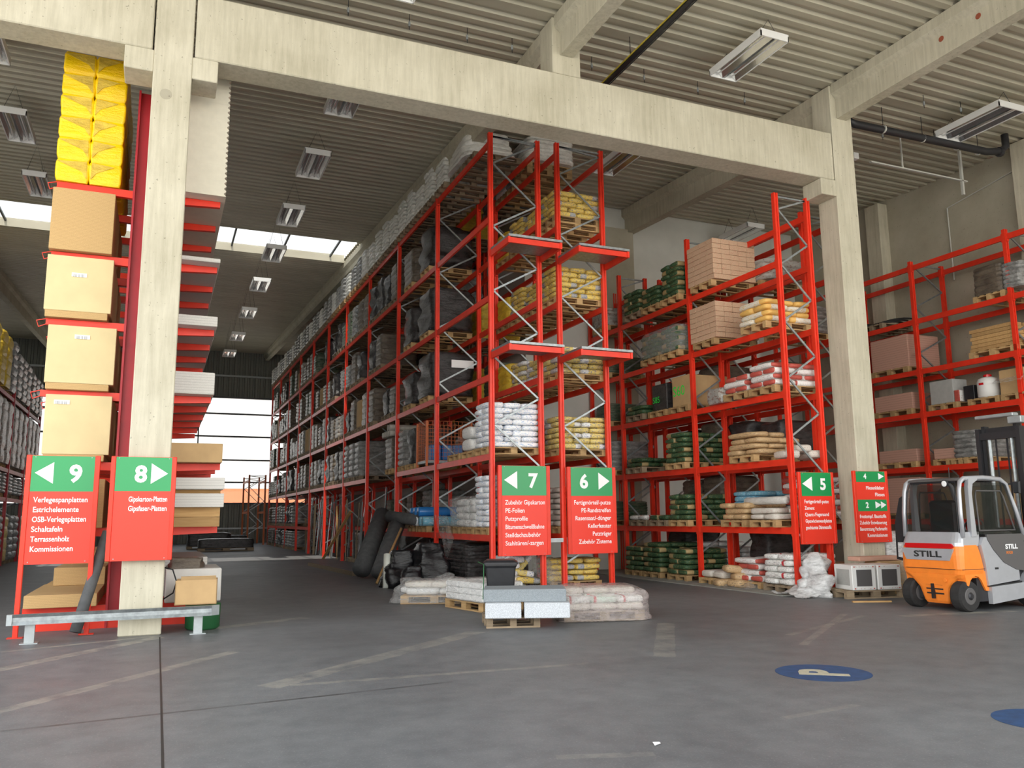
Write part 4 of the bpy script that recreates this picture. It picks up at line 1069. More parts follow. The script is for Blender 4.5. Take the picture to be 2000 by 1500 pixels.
for i, (y, z, h) in enumerate(((16.8, 2.6, 1.0), (15.65, 2.6, .9), (16.8, 4.0, 1.0), (14.6, 2.6, .8), (16.8, 1.3, 1.0), (18.4, 0, 1.0), (17.7, 1.3, .9), (15.2, 0, 1.0), (17.6, 5.3, .8), (18.4, 4.0, .8))):
    load('dark' if i % 2 else 'brown', X4, y, z, h, '%s goods deep behind rack 5, %s from floor shelf' % ('dark' if i % 2 else 'brown', ORD[min(10, int(z/1.3)+1)]), group='dark goods behind rack 5', old=True)
# beside the column: crumpled film, boxes
shell('crumpled_film', 'big milky crumpled plastic heap at the rack 5 foot', 11.45, 12.45, .0, .95, .6, .80, 'milky_film', .22, 71, taper=.62, edge=.5, layers=24, rz=R(40))
drape('film_tail', 'milky plastic trailing on the floor left of boxes', 10.75, 11.4, 12.0, 12.9, lambda u, v: .02+.32*u*math.sin(math.pi*v), 'milky_film', .10, seed=73)
pallet(12.05, 12.0-.1, 0, 'worn floor pallet under the boxed units by the column', parts=True, rz=R(-12), old=True, group='pallets on the open floor')
for i, x in enumerate((11.78, 12.28)):
    bx = thing('framed_carton', ['left white framed carton with dark panel', 'right white framed carton with dark panel'][i]+' on floor pallet', 'box', (x, 11.82-.1*i, .147), R(-12))
    obj('carton', MB().cbox(-.235, .235, -.28, .28, 0, .44, .01), 'white_plastic', bx)
    obj('front_panel', MB().box(-.15, .15, -.286, -.281, .07, .36), 'forklift_grey', bx)
    obj('red_print', MB().box(-.2, .2, -.286, -.281, .40, .42).box(-.2, .2, -.286, -.281, .02, .04), 'bag_white_red', bx)
    obj('side_panel', MB().box(-.241, -.236, -.2, .2, .08, .36), 'board_grey', bx)
tag(obj('brown_board', MB().cbox(12.1, 13.15, 12.0, 12.3, .62, .70, .01), 'board_pink'), 'reddish brown board lying on boxes before the column', 'board')
tag(obj('support_carton', MB().cbox(12.55, 13.2, 11.95, 12.32, .0, .61, .01), 'cardboard'), 'cardboard box beneath the reddish board by the column', 'box')
shell('blue_film_pack', 'pale shiny film pack standing right of the column', 13.55, 12.6, .0, .8, .6, 1.15, 'milky_film', .10, 75)
shell('film_bundle', 'clear film bundle between boxes and forklift', 12.9, 11.55, .0, .35, .35, .75, 'clear_film', .12, 77, taper=.2)
tag(obj('wood_scrap', MB().box(-.33, .33, -.03, .03, 0, .025), 'plank_wood', loc=(11.35, 11.05, 0), rot=(0, 0, R(-24))), 'thin yellow wooden slat lying on the floor', 'slat')

# ------------------------------------------------------------------ right wall rack loads
X2 = 18.15
def boards(x0, x1, y0, y1, z0, z1, mat, lab_, name='board_stack', cat='boards', group=None):
    o = obj(name, MB().cbox(x0, x1, y0, y1, z0, z1, .008), mat); return tag(o, lab_, cat, group)
for (y, z, h, lab_) in ((15.9, 5.09, .85, 'tall pink insulation board stack'), (15.9, 4.0, .42, 'pink board stack on the shelf below'), (15.9, 2.65, .32, 'thin pink board stack low beside the column'), (15.9, 1.35, .9, 'pink board stack behind the forklift left side')):
    pallet(X2, y, z, 'pallet under the '+lab_, scale=(1.02, 1.5, 1)); boards(17.6, 18.72, y-.6, y+.6, z+.147, z+.147+h, 'pink_sheets', lab_+' on the right rack')
pallet(X2, 14.4, 2.65, 'pallet right of the thin pink stack'); boards(17.6, 18.7, 14.05, 14.8, 2.8, 3.05, 'pink_sheets', 'small pink board stack behind the upright, right rack')
pallet(X2, 12.95, 5.09, 'pallet under the stacked wooden laths', scale=(1, 1.5, 1))
for l in range(6):
    for i in range(3):
        o = obj('wooden_lath', MB().cbox(17.6+.36*i, 17.92+.36*i, 12.42+Rd(-.03, .03), 13.5+Rd(-.05, .05), 0, .085, .006), 'plank_wood', loc=(0, 0, 5.24+.09*l))
        tag(o, 'rough wooden board in the %s layer on the right rack' % ORD[l], 'board', 'rough boards on the right rack')
load('brown', X2, 12.9, 6.39, .7, 'brown wrapped load on the right rack upper shelf', d=.8)
load('silver', X2, 12.3, 6.53, .6, 'silvery filmed load at the right picture edge', d=.5, pal=False)
pallet(X2, 16.4, 6.39, 'pallet with dark hoses high on the right rack', old=True)
tag(obj('hose_coil', MB().tube([(18.0+.35*math.cos(a*.6)+.02*a, 16.35+.35*math.sin(a*.6), 6.56+.006*a) for a in range(34)], .025, 6), 'cord_dark', None, True), 'tangled dark hose coil on the upper right shelf', 'hose')
pallet(X2, 14.4, 4.0, 'pallet under red framed packs, right rack'); pallet(X2, 13.3, 4.0, 'pallet under the white canister, right rack'); pallet(X2, 12.45, 4.0, 'pallet under wrapped carton, right rack')
boards(17.6, 18.1, 14.1, 14.75, 4.147, 4.72, 'board_grey', 'grey film pack with red edge on the right rack', 'film_pack', 'pack')
boards(17.6, 18.0, 13.95, 14.08, 4.147, 4.42, 'bag_white_red', 'small red edged pack beside the grey film pack', 'film_pack', 'pack')
boards(17.7, 18.4, 13.62, 13.9, 4.147, 4.5, 'black_plastic', 'black crate left of the white canister', 'crate', 'crate')
cn = thing('canister', 'round white canister with red cap on the right rack', 'canister', (17.85, 13.35, 4.147))
obj('body', MB().ring((0, 0, 0), (0, 0, 1), [(.20, 0), (.24, .04), (.24, .38), (.20, .46), (.10, .50)], 24), 'white_plastic', cn, True)
obj('cap', MB().ring((0, 0, .50), (0, 0, 1), [(.09, 0), (.09, .05), (.05, .07)], 16), 'tail_red', cn)
obj('logo_patch', MB().box(-.246, -.240, -.06, .06, .30, .35), 'tail_red', cn)
boards(17.7, 18.5, 12.35, 12.95, 4.147, 4.72, 'cardboard', 'cardboard box under clear film, right rack edge', 'cardboard_box', 'box')
drape('box_film', 'clear film pulled over the cardboard box at right', 17.5, 18.4, 12.3, 13.1, lambda u, v: 4.4+.38*min(1, u*2)*(1-.4*v), 'clear_film', .06, seed=81)
load('silver', X2, 13.9, 2.65, .65, 'low filmed sheets behind the forklift mast', d=.7)
boards(17.6, 18.7, 12.6, 14.7, 1.35+.0, 2.1, 'cardboard', 'long cardboard boxes behind the forklift roof', 'cardboard_box', 'box')
boards(17.6, 18.7, 16.8, 17.5, 6.39+.15, 6.7, 'wrap_dark', 'dark flat pack high beside the column', 'flat_pack', 'pack')

# ------------------------------------------------------------------ cantilever rack on the left
cr_ = thing('cantilever_rack', 'dark red cantilever rack behind the left column', 'rack', (-.27, 13.55, 0))
ARM = [.32, 1.40, 2.35, 3.38, 4.44, 5.46, 6.55]
CY = [0, 1.2, 2.4, 3.6, 4.8, 6.0]
for yy in CY:
    mb = MB().box(-.34, -.31, yy-.10, yy+.10, .0, 8.2).box(.31, .34, yy-.10, yy+.10, 0, 8.2).box(-.31, .31, yy-.01, yy+.01, 0, 8.2)
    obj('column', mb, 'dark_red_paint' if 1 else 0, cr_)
    obj('base', MB().box(-1.3, 1.05, yy-.08, yy+.08, .0, .16), 'red_paint', cr_)
    for i, z in enumerate(ARM):
        for s_ in (-1, 1):
            xe = 1.38 if s_ < 0 else (.94 if i > 2 else 1.12)
            mb = MB().prism([(s_*.34, z-.12), (s_*xe, z-.09), (s_*xe, z), (s_*.34, z)], 'y', yy-.04, yy+.04)
            obj('arm', mb, 'red_paint', cr_)
    mbh = MB()
    for i, z in enumerate(ARM[3:]):
        mbh.tube([(-1.36, yy-.03, z), (-1.5, yy-.03, z-.04), (-1.47, yy-.03, z-.13), (-1.36, yy-.03, z-.08)], .008, 5)
    obj('end_stop', mbh, 'red_paint', cr_)
obj('tie_beam', MB().box(-.34, .34, 0, 6.0, 7.9, 8.0), 'dark_red_paint', cr_)
# loads on the left arms
LBX = (-1.70, -.80)
def slabs(z0, z1, mat, lab_, x=LBX, y=(13.40, 16.0), name='board_stack', cat='boards'):
    o = obj(name, MB().cbox(x[0], x[1], y[0], y[1], z0, z1, .006), mat, loc=(0, 0, 0)); return tag(o, lab_, cat)
def slab_tilt(o, rz_): return o
slabs(5.47, 6.42, 'chipboard', 'chipboard stack directly under the yellow bales', (-1.68, -.84))
slabs(4.55, 5.38, 'board_beige', 'pale board stack with label, second from yellow bales', (-1.68, -.80))
slabs(4.445, 4.548, 'chipboard', 'thin chipboard layer under the upper pale stack', (-1.66, -.84))
slabs(3.48, 4.33, 'board_beige', 'pale board stack with label, third from yellow bales', (-1.60, -.70))
slabs(3.385, 3.478, 'chipboard', 'thin chipboard layer under the middle pale stack', (-1.58, -.76))
slabs(2.45, 3.31, 'board_beige', 'pale board stack just above sign 9', (-1.56, -.70))
slabs(2.355, 2.448, 'chipboard', 'thin chipboard layer just above sign 9', (-1.54, -.76))
slabs(1.405, 2.1, 'chipboard', 'chipboard stack hidden behind sign 9', (-1.5, -.72))
slabs(.325, .50, 'chipboard', 'low chipboard stack behind the left guard rail', (-1.62, -.72), (13.3, 15.6))
slabs(.502, .78, 'chipboard', 'set back chipboard stack on the lowest arms', (-1.45, -.72), (15.7-.6, 18.2))
slabs(.782, 1.0, 'chipboard', 'top set back chipboard stack on lowest arms', (-1.3, -.72), (16.2, 18.6))
slabs(.325, .50, 'chipboard', 'rear chipboard base on the lowest arms', (-1.6, -.72), (15.62, 18.6))
for (x, z, lab_) in ((-1.25, 5.10, 'upper'), (-1.15, 4.17, 'middle'), (-1.35, 3.20, 'lower')):
    tag(obj('paper_label', MB().box(x-.10, x+.10, 13.392, 13.398, z-.03, z+.03), 'label_white'), 'small white label on the %s pale board stack' % lab_, 'label', None)
    lettering('print_marks', '|||| || |||', None, x-.08, 13.391, z-.02, .05, 'cord_dark').parent = bpy.data.objects[-1] if False else None
for o in [o for o in bpy.data.objects if o.name.startswith('print_marks')]:
    # barcode strokes belong to the nearest label
    best = min([l for l in bpy.data.objects if l.name.startswith('paper_label') and not l.parent and len(l.data.vertices)], key=lambda l: (Vector(l.data.vertices[0].co)+l.location-o.location).length)
    o.parent = best
# yellow insulation packs: 2 x 6 per face, two deep
def pack_mesh(w_, d_, h_, seed):
    mb = MB(); N = 8; e = .03
    def pt(u, v, face):
        return None
    rings = []
    for j in range(7):
        tz = j/6; z = h_*tz; ins = .018*(2*tz-1)**6
        r = []
        for x, y in rrect(-w_/2+ins, w_/2-ins, -d_/2+ins, d_/2-ins, .03, 3):
            k = noise.fractal(Vector((x*4+seed*5, y*4, z*5)), 1, 2, 3)*.012
            bul = .012*(1-(2*tz-1)**2)
            r.append((x*(1+bul)+k, y*(1+bul)+k, z))
        rings.append(r)
    mb.loft(rings); return mb
pm = [pack_mesh(.452, .60, .347, s_).mesh('pack', 'insulation_yellow') for s_ in range(3)]
tri_m = MB().add([(-.05, 0, 0), (.06, 0, .01), (.0, 0, .09)], [(0, 1, 2)])
for l in range(6):
    for i in range(2):
        for j in range(4):
            t_ = thing('insulation_pack', 'yellow wrapped insulation pack, %s row from below, top of the left rack' % ORD[l], 'pack', (-1.455+.445*i, 13.75+.61*j, 6.556+.348*l), group='yellow insulation packs')
            link('wrapped_body', pm[random.randint(0, 2)], t_, (0, 0, 0))
            if j == 0:
                sx_ = .17 if i == 0 else -.17
                obj('folded_end', MB().prism([(-sx_-.05, .30), (sx_*1.1, .33), (sx_*1.15, .06), (sx_*.7, .17)], 'y', -.312, -.306), 'wrap_yellow', t_)
# right-hand loads
for l in range(8):
    z = 6.556+.258*l
    rip = [(.72+.018*math.cos(q*math.pi*2/6*1.0), z+.0143*q) for q in range(19)]
    o = obj('corrugated_panel', MB().prism([(.08, z)]+rip+[(.08, z+.2575)], 'y', 13.25, 17.2), 'board_cream')
    tag(o, 'cream corrugated panel bundle, %s of the tall pile right of column' % ORD[l], 'panel', 'cream corrugated panels right of the column')
slabs(4.445, 4.60, 'plasterboard', 'thin plasterboard stack right of the column, fifth arm', (.08, .70), (13.25, 19.4))
slabs(5.465, 5.53, 'plasterboard', 'single plasterboards right of the column, sixth arm', (.08, .70), (13.25, 17))
slabs(3.385, 3.72, 'plasterboard', 'thicker plasterboard stack right of the column, fourth arm', (.08, .70), (13.25, 19.4))
slabs(2.355, 2.64, 'cardboard', 'brown board stack right of sign 8', (.08, .86), (13.25, 18.4))
for i, (z, h_) in enumerate(((1.95, .17), (1.69, .2))):
    slabs(z, z+h_, 'plasterboard', ['upper', 'lower'][i]+' white panel bundle right of sign 8', (.1, .90), (13.1, 16))
for i, z in enumerate((1.405, 1.55)):
    for y in (13.25, 14.4, 15.5):
        tag(obj('timber_bearer', MB().box(.15, .86, y, y+.12, z, z+.138 if i == 0 else z+.138), 'plank_wood'), 'timber bearer under the white panels right of sign 8', 'bearer', 'timber bearers under white panels')
for y in (13.3, 14.4, 15.5):
    tag(obj('timber_bearer', MB().box(.15, .86, y, y+.12, 1.892, 1.948), 'plank_wood'), 'thin bearer between the white panel bundles', 'bearer', 'thin bearers between panels')
tag(obj('white_carton', MB().cbox(.16, .92, 13.2, 14.4, .33, .80, .01), 'board_white'), 'white carton pile behind the small cardboard box', 'box')
slabs(.325, .92, 'plasterboard', 'plasterboard stack further back on lowest arms', (.1, .78), (14.45, 16.9))
# small things by the guard rail
bx = thing('cardboard_box', 'open cardboard box resting on the guard rail end', 'box', (.56, 12.62, .36), R(-4))
obj('carton', MB().box(-.27, .27, -.2, .2, 0, .012).box(-.27, .27, -.2, -.188, 0, .33).box(-.27, .27, .188, .2, 0, .33).box(-.27, -.258, -.2, .2, 0, .30).box(.258, .27, -.2, .2, 0, .33), 'cardboard', bx)
obj('flap', MB().prism([(-.2, .33), (-.225, .38), (-.215, .385), (-.19, .335)], 'x', -.2, .25), 'cardboard', bx)
dr = thing('round_tub', 'dark green round tub under the cardboard box', 'tub', (.66, 12.72, 0))
obj('body', MB().ring((0, 0, 0), (0, 0, 1), [(.19, 0), (.23, .03), (.235, .30), (.235, .345), (.21, .355)], 28), 'green_plastic', dr, True)
shell('cement_sack', 'crumpled grey paper sack on the white carton pile', .45, 13.5, .80, .45, .35, .16, 'wrap_brown', .08, 91, cat='sack')
tag(obj('cable_loop', MB().tube([(.135, 12.8, .85), (.24, 12.8, .82), (.30, 12.8, .65), (.26, 12.8, .5), (.137, 12.8, .42)], .011, 6), 'cord_dark', None, True), 'black cable loop hanging right of the column', 'cable')
leaning('grey_roll', 'dark grey roll leaning between sign posts 9 and 8', (-.92, 12.72, .05), (-.62, 13.05, 1.35), .075, 'felt_roll')
# guard rail
gr = thing('guard_rail', 'galvanised guard rail in front of the left column', 'rail', (-.4, 12.15, 0))
obj('rail', MB().prism([(-.055, .24), (.0, .24), (.03, .28), (.03, .33), (0, .37), (-.055, .37), (-.03, .33), (-.03, .28)], 'x', -1.18, 1.14), 'galvanised', gr)
for x in (-.99, .98):
    obj('post', MB().box(x-.055, x+.055, .035, .11, 0, .30), 'galv_light', gr)
    obj('foot_plate', MB().box(x-.1, x+.1, .0, .16, 0, .012), 'galv_light', gr)
obj('end_cap', MB().box(-1.24, -1.18, -.055, .03, .24, .37), 'galv_light', gr)
obj('end_piece', MB().prism([(1.14, -.05), (1.24, .01), (1.24, .05), (1.14, .03)], 'z', .24, .37), 'galv_light', gr)
# far left rack loads
for i in range(4):
    for k in range(3):
        y = 27.5+3.6*i+1.15*k
        kd = 'yellow' if i == 1 and k < 2 or i == 0 else 'silver'
        load(kd, -5.6, y, 5.85, [1.8, 1.8, 1.6, 1.5][i], '%s tall bale atop the far left rack, %s bay' % ('yellow' if kd == 'yellow' else 'silvery', bnm[i]), d=1.05, w=1.4, group='tall bales on the far left rack')
        load('print', -5.6, y, 3.35, 2.2, 'printed tall bale on the far left middle shelf, %s bay' % bnm[i], d=1.05, w=1.4, group='printed bales on the far left rack')
        load('silver', -5.6, y, 2.35, .7, 'low silvery load on far left rack, %s bay' % bnm[i], d=1.0, w=1.3, group='low loads on the far left rack')
        load('silver' if k else 'yellow', -5.6, y, .0, 1.6, 'floor bale below the far left rack, %s bay' % bnm[i], d=1.0, w=1.3, group='floor bales below the far left rack')
# dark flat pallets goods at the rear of aisle 8
for i, (x, y, w_, h_) in enumerate(((3.2, 44, 2.6, .45), (2.6, 47.5, 2.2, .7), (3.6, 50.5, 2.4, .5))):
    pallet(x, y, 0, ['nearest', 'middle', 'farthest'][i]+' floor pallet at the rear of aisle 8', scale=(w_/1.2, 1.3, 1), old=True)
    shell('panel_pack', ['nearest', 'middle', 'farthest'][i]+' dark wrapped panel pack at the rear of aisle 8', x, y, .146, w_, 1.0, h_, 'wrap_dark', .03, 95+i, cat='pack')

# ------------------------------------------------------------------ floor signs
def circle(x, y, r_, lab_, withp):
    t_ = thing('floor_marking', lab_, 'marking', (x, y, .0))
    obj('disc', MB().ring((0, 0, .0012), (0, 0, 1), [(r_, 0), (r_, .0008)], 48), 'blue_paint', t_)
    if withp:
        ang = math.atan2(.49+.02, -.66)-math.pi/2
        me = text_mesh('P', .60, bold=.022); me.materials.clear(); me.materials.append(M['floor_cream'])
        xs = [v.co.x for v in me.vertices]; ys = [v.co.y for v in me.vertices]
        cx, cy = (min(xs)+max(xs))/2, (min(ys)+max(ys))/2
        for v in me.vertices: v.co.x -= cx; v.co.y -= cy
        link('letter', me, t_, (.0, .0, .004), (0, 0, ang))
circle(5.95, 6.46, .44, 'blue round floor marking with a pale letter P', True)
circle(6.05, 4.33, .36, 'blue round floor marking cut by the right picture edge', False)
for i, (x, y) in enumerate(((3.1, 4.95), (2.4, 4.0))):
    tag(obj('paper_scrap', MB().add([(0, 0, .004), (.06, .02, .008), (.08, .07, .004), (.02, .06, .012)], [(0, 1, 2, 3)]), 'label_white', loc=(x, y, 0)), 'tiny white paper scrap on the open floor', 'scrap', 'scraps on the open floor')

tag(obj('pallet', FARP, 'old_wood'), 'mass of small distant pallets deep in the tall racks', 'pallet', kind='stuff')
# ------------------------------------------------------------------ forklift
fk = thing('forklift', 'orange and silver forklift truck with glazed cab at right', 'forklift', (11.50, 9.79, 0), R(2.5))
def wheel(x, y, r_, w_, nm_='wheel'):
    t_ = obj(nm_, MB().ring((x, y-w_/2, r_), (0, 1, 0), [(r_*.60, 0), (r_*.93, .0), (r_, .03), (r_, w_-.03), (r_*.93, w_), (r_*.60, w_)], 32), 'rubber', fk)
    obj('rim', MB().ring((x, y-w_/2-.004, r_), (0, 1, 0), [(r_*.5, 0), (r_*.60, .01), (r_*.60, w_-.01+.008), (r_*.5, w_+.008)], 24), 'forklift_grey', t_)
    obj('hub', MB().ring((x, y-w_/2-.03, r_), (0, 1, 0), [(r_*.16, 0), (r_*.25, .02), (r_*.25, w_+.04), (r_*.16, w_+.06)], 12), 'steel_dark', t_)
for y in (-.43, .43): wheel(0, y, .235, .19)
for y in (-.47, .47): wheel(1.55, y, .29, .22)
obj('axle', MB().box(-.06, .06, -.36, .36, .16, .28), 'steel_dark', fk)
def sec(z, x0, x1, hw, r_, n=4): return [(x, y, z) for x, y in rrect(x0, x1, -hw, hw, r_, n)]
# counterweight: upper shell, then lower skirt between the wheels
obj('counterweight', MB().loft([sec(.50, -.40, .42, .50, .10), sec(.56, -.45, .42, .53, .12), sec(.62, -.46, .40, .545, .12), sec(.64, -.475, .40, .545, .12), sec(.85, -.47, .34, .545, .13), sec(1.0, -.43, .28, .535, .14)]), 'forklift_orange', fk)
mb = MB().loft([sec(.10, -.33, -.05, .20, .06), sec(.14, -.36, -.05, .22, .06), sec(.34, -.42, .0, .27, .08), sec(.50, -.45, .0, .42, .10), sec(.555, -.452, .3, .52, .11)])
obj('lower_weight', mb, 'forklift_orange', fk)
for s_ in (-1, 1):
    pts = []
    for k in range(9):
        a = R(10+k*20); pts.append((.0-.30*math.cos(a)+.02, .235+.30*math.sin(a)))
    prof = pts+[(.42, .56), (-.36, .56)] if True else pts
    obj('wheel_arch', MB().prism([(-.30, .40)]+[(p_[0], p_[1]) for p_ in pts[1:-1]]+[(.36, .30), (.44, .30), (.44, .60), (-.36, .60)], 'y', s_*.53, s_*.33), 'forklift_orange', fk)
for i, z in enumerate((.24, .31, .38)):
    obj('vent_slot', MB().box(-.428+.012*(2-i)*.9, -.38, -.17, .13, z, z+.022), 'black_plastic', fk)
obj('tow_pin', MB().box(-.47, -.40, -.02, .02, .17, .40), 'black_plastic', fk)
obj('cap', MB().ring((-.462, -.24, .46), (-1, 0, 0), [(.032, 0), (.028, .012)], 16), 'forklift_orange', fk)
obj('crease', MB().box(-.482, -.47, -.44, .44, .632, .640).box(-.45, .34, -.549, -.545, .632, .640), 'black_plastic', fk)
pn = obj('rear_panel', MB().prism([(.50, .945), (-.44, .945), (-.36, .765), (.42, .765)], 'x', -.492, -.452), 'forklift_silver', fk)
me = text_mesh('STILL', .13, bold=.004, exw=.50); me.materials.clear(); me.materials.append(M['cord_dark'])
link('lettering', me, pn, (-.495, .27, .815), (R(90), 0, R(-90)))
obj('tail_light', MB().loft([[( -.47-.03, y, z) if 0 else (-.505+.05*(abs(y)/.5)**4, y, z) for y, z in ((.42, .95), (-.40, .95), (-.44, .98), (-.40, 1.025), (.42, 1.025), (.45, .98))], [(-.40, y, z) for y, z in ((.42, .95), (-.40, .95), (-.44, .98), (-.40, 1.025), (.42, 1.025), (.45, .98))]]), 'tail_red', fk)
obj('hood', MB().loft([sec(.985, -.45, .32, .535, .14), sec(1.04, -.44, .36, .53, .14), sec(1.10, -.40, .40, .52, .13), sec(1.20, -.33, .45, .50, .12)]), 'forklift_silver', fk)
# side body shells
for s_ in (-1, 1):
    y0, y1 = s_*.56, s_*.50
    obj('side_shell', MB().prism([(.40, .38), (1.16, .44), (1.16, .62), (1.62, .66), (1.62, 1.0), (1.50, 1.10), (.38, 1.12), (.26, 1.0), (.36, .7)], 'y', y0, y1), 'forklift_silver', fk)
    obj('lower_skirt', MB().prism([(.44, .10), (1.20, .16), (1.24, .40), (.44, .36)], 'y', s_*.575, s_*.50), 'forklift_silver', fk)
    obj('groove', MB().prism([(.40, .362), (1.20, .402), (1.20, .42), (.40, .378)], 'y', s_*.565, s_*.50), 'black_plastic', fk)
    d_ = obj('door_panel', MB().prism([(.44, 1.16), (1.30, 1.16), (1.40, 1.10), (1.44, .60), (1.36, .57), (1.10, .60), (.80, .72), (.58, .92), (.46, 1.08)], 'y', s_*.572, s_*.545), 'forklift_grey', fk)
    for k in range(8): obj('louvre_slot', MB().box(1.33, 1.41, min(s_*.575, s_*.56), max(s_*.575, s_*.56), .68+.05*k, .70+.05*k), 'black_plastic', d_)
    if s_ < 0:
        me = text_mesh('STILL', .10, bold=.003, exw=.30); me.materials.clear(); me.materials.append(M['sign_white'])
        link('lettering', me, d_, (.86, -.575, .93), (R(90), 0, 0))
        me = text_mesh('RX20', .06, exw=.15); me.materials.clear(); me.materials.append(M['forklift_orange'])
        link('model_lettering', me, d_, (.87, -.575, .85), (R(90), 0, 0))
    obj('front_fender', MB().loft([[(1.55+.34*math.cos(R(a)), s_*yy, .29+.34*math.sin(R(a))) for yy in (.33, .585)]+[(1.55+.31*math.cos(R(a)), s_*yy, .29+.31*math.sin(R(a))) for yy in (.585, .33)] for a in range(15, 170, 15)]), 'forklift_silver', fk)
obj('chassis', MB().box(.1, 1.75, -.5, .5, .14, .95), 'steel_dark', fk)
obj('step_slot', MB().box(.58, .66, -.566, -.55, .62, .65), 'black_plastic', fk)
# cab frame: two side hoops plus roof
def hoop(y):
    return [(-.27, y, 1.12), (-.265, y*.985, 1.5), (-.22, y*.96, 1.84), (-.16, y*.95, 1.97), (-.02, y*.94, 2.03), (.6, y*.94, 2.05), (1.0, y*.94, 2.03), (1.14, y*.94, 1.95), (1.30, y*.97, 1.55), (1.46, y, 1.02)]
for s_ in (-1, 1):
    mb = MB(); pts = hoop(s_*.52)
    mb.tube(pts, .038, 8); obj('cab_hoop', mb, 'forklift_silver', fk, True)
    mb = MB().prism([(.02, 1.13), (.20, 1.13), (.17, 1.55), (.16, 1.80), (.22, 1.95), (.40, 2.01), (.40, 2.05), (.10, 2.04), (.04, 1.9), (.03, 1.5)], 'y', s_*.535, s_*.47)
    obj('rear_pillar', mb, 'forklift_silver', fk)
    obj('door_frame', MB().tube([(.32, s_*.53, 1.22), (.32, s_*.51, 1.75), (.36, s_*.505, 1.84), (.96, s_*.505, 1.84), (1.02, s_*.51, 1.75), (1.20, s_*.53, 1.22), (.32, s_*.53, 1.22)], .014, 6), 'forklift_grey', fk)
    obj('side_window', MB().prism([(.18, 1.16), (1.38, 1.16), (1.27, 1.56), (1.10, 1.97), (.22, 1.97), (.17, 1.6)], 'y', s_*.515, s_*.51), 'cab_glass', fk)
obj('roof', MB().loft([sec(2.0, -.18, 1.12, .49, .10), sec(2.035, -.14, 1.10, .48, .10), sec(2.05, -.05, 1.0, .42, .08)]), 'forklift_grey', fk)
obj('rear_window', MB().loft([[(-.272, -.45, 1.16), (-.272, .45, 1.16), (-.262, .45, 1.5), (-.218, .43, 1.84), (-.14, .40, 1.97), (-.14, -.40, 1.97), (-.218, -.43, 1.84), (-.262, -.45, 1.5)], [(-.262, -.45, 1.16), (-.262, .45, 1.16), (-.252, .45, 1.5), (-.208, .43, 1.84), (-.13, .40, 1.97), (-.13, -.40, 1.97), (-.208, -.43, 1.84), (-.252, -.45, 1.5)]]), 'cab_glass', fk)
mb = MB().tube([(-.285, -.46, 1.15), (-.285, .46, 1.15)], .012, 6).tube([(-.285, .47, 1.15), (-.275, .465, 1.5), (-.23, .44, 1.84), (-.15, .41, 1.98), (-.15, -.41, 1.98), (-.23, -.44, 1.84), (-.275, -.465, 1.5), (-.285, -.47, 1.15)], .012, 6)
obj('window_seal', mb, 'black_plastic', fk)
obj('rear_lamp', MB().ring((-.24, -.30, 1.965), (-1, 0, -.1), [(.03, 0), (.055, .02), (.055, .07), (.05, .075)], 18), 'black_plastic', fk)
obj('lamp_lens', MB().ring((-.312, -.30, 1.955), (-1, 0, -.1), [(.05, 0), (.03, .012)], 18), 'label_white', fk)
obj('front_window', MB().prism([(1.46, 1.05), (1.18, 1.94), (1.185, 1.945), (1.47, 1.055)], 'y', -.46, .46), 'cab_glass', fk)
seat = obj('seat', MB().cbox(.15, .65, -.25, .25, .98, 1.12, .03), 'black_plastic', fk)
obj('backrest', MB().cbox(.10, .22, -.24, .24, 1.12, 1.70, .04), 'black_plastic', seat)
obj('dashboard', MB().cbox(1.1, 1.35, -.4, .4, .95, 1.20, .03), 'forklift_grey', fk)
obj('steering_wheel', MB().tube([(.95+.05*math.sin(a*math.pi/8), .17*math.cos(a*math.pi/8), 1.25+.16*math.sin(a*math.pi/8)) for a in range(17)], .014, 6).tube([(.96, 0, 1.25), (1.15, 0, 1.12)], .02, 6), 'black_plastic', fk)
obj('paper_notice', MB().box(-.1, -.095, -.46, -.40, 1.3, 1.62), 'label_white', fk)
# open left door swung outward at the rear
dr_ = obj('open_door', MB().prism([(.56, .70), (.80, .74), (.78, 1.35), (.66, 1.75), (.60, 1.78), (.62, 1.4)], 'x', -.14, -.10), 'black_plastic', fk)
obj('door_window', MB().prism([(.61, .76), (.76, .78), (.75, 1.02), (.61, 1.02)], 'x', -.145, -.141), 'milky_film', dr_)
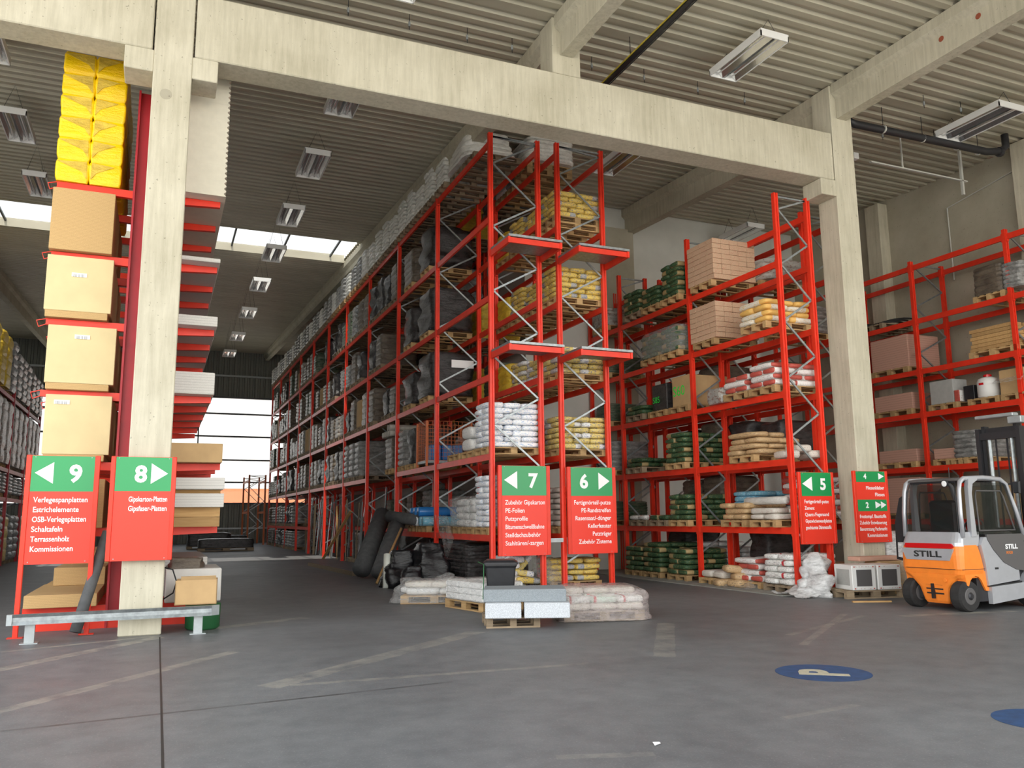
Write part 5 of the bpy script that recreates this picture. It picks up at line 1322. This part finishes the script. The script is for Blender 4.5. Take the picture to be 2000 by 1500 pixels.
# mast
ms = obj('mast', MB().box(1.78, 1.92, -.40, -.33, .12, 2.62).box(1.78, 1.92, .33, .40, .12, 2.62).box(1.80, 1.90, -.33, .33, 2.46, 2.56).box(1.80, 1.9, -.33, .33, 1.1, 1.2), 'steel_dark', fk)
obj('inner_mast', MB().box(1.84, 1.96, -.32, -.26, .14, 2.66).box(1.84, 1.96, .26, .32, .14, 2.66).box(1.86, 1.94, -.26, .26, 2.55, 2.63), 'black_plastic', ms)
obj('mast_head', MB().cbox(1.76, 1.98, -.46, -.22, 2.66, 2.76, .01).cbox(1.80, 1.96, -.30, .40, 2.77, 2.82, .01), 'galv_light', ms)
for y in (-.2, .2): obj('lift_cylinder', MB().tube([(1.86, y, .2), (1.86, y, 2.5)], .035, 10), 'galvanised', ms)
for y in (-.1, .1): obj('chain', MB().box(1.88, 1.89, y-.015, y+.015, .4, 2.6), 'steel_dark', ms)
obj('fork_carriage', MB().box(1.98, 2.03, -.5, .5, .15, .25).box(1.98, 2.03, -.5, .5, .55, .65), 'steel_dark', fk)
for y in (-.32, .32): obj('fork', MB().box(2.03, 2.07, y-.06, y+.06, .04, .6).box(2.03, 3.1, y-.06, y+.06, .04, .075), 'steel_dark', fk)
mr = obj('mirror', MB().loft([[(1.25+.002*0, y, z) for y, z in ((-.66, 1.80), (-.56, 1.80), (-.55, 1.99), (-.67, 1.99))], [(1.21, y, z) for y, z in ((-.65, 1.81), (-.57, 1.81), (-.56, 1.98), (-.66, 1.98))]]).tube([(1.2, -.50, 1.95), (1.23, -.60, 1.96)], .012, 6), 'black_plastic', fk)
obj('antenna', MB().tube([(.1, -.2, 2.05), (.1, -.2, 2.22)], .008, 5), 'black_plastic', fk)
def kids(o):
    for c_ in o.children:
        yield c_
        yield from kids(c_)
seen = set()
for o in kids(fk):
    if o.name.split('.')[0] in ('wheel', 'rim', 'hub', 'axle'): continue
    o.location.x = o.location.x if o.location.x > .4 or o.location.x == 0 else .4+(o.location.x-.4)*.66
    if o.name.split('.')[0] in ('lettering', 'model_lettering') : continue
    tall = o.name.split('.')[0] in ('mast', 'inner_mast', 'mast_head', 'lift_cylinder', 'chain')
    for v in o.data.vertices:
        if v.co.x < .4: v.co.x = .4+(v.co.x-.4)*.66
        if tall and v.co.z > 1: v.co.z = 1+(v.co.z-1)*1.2
print('BAGS', NB[0], 'OBJECTS', len(bpy.data.objects))
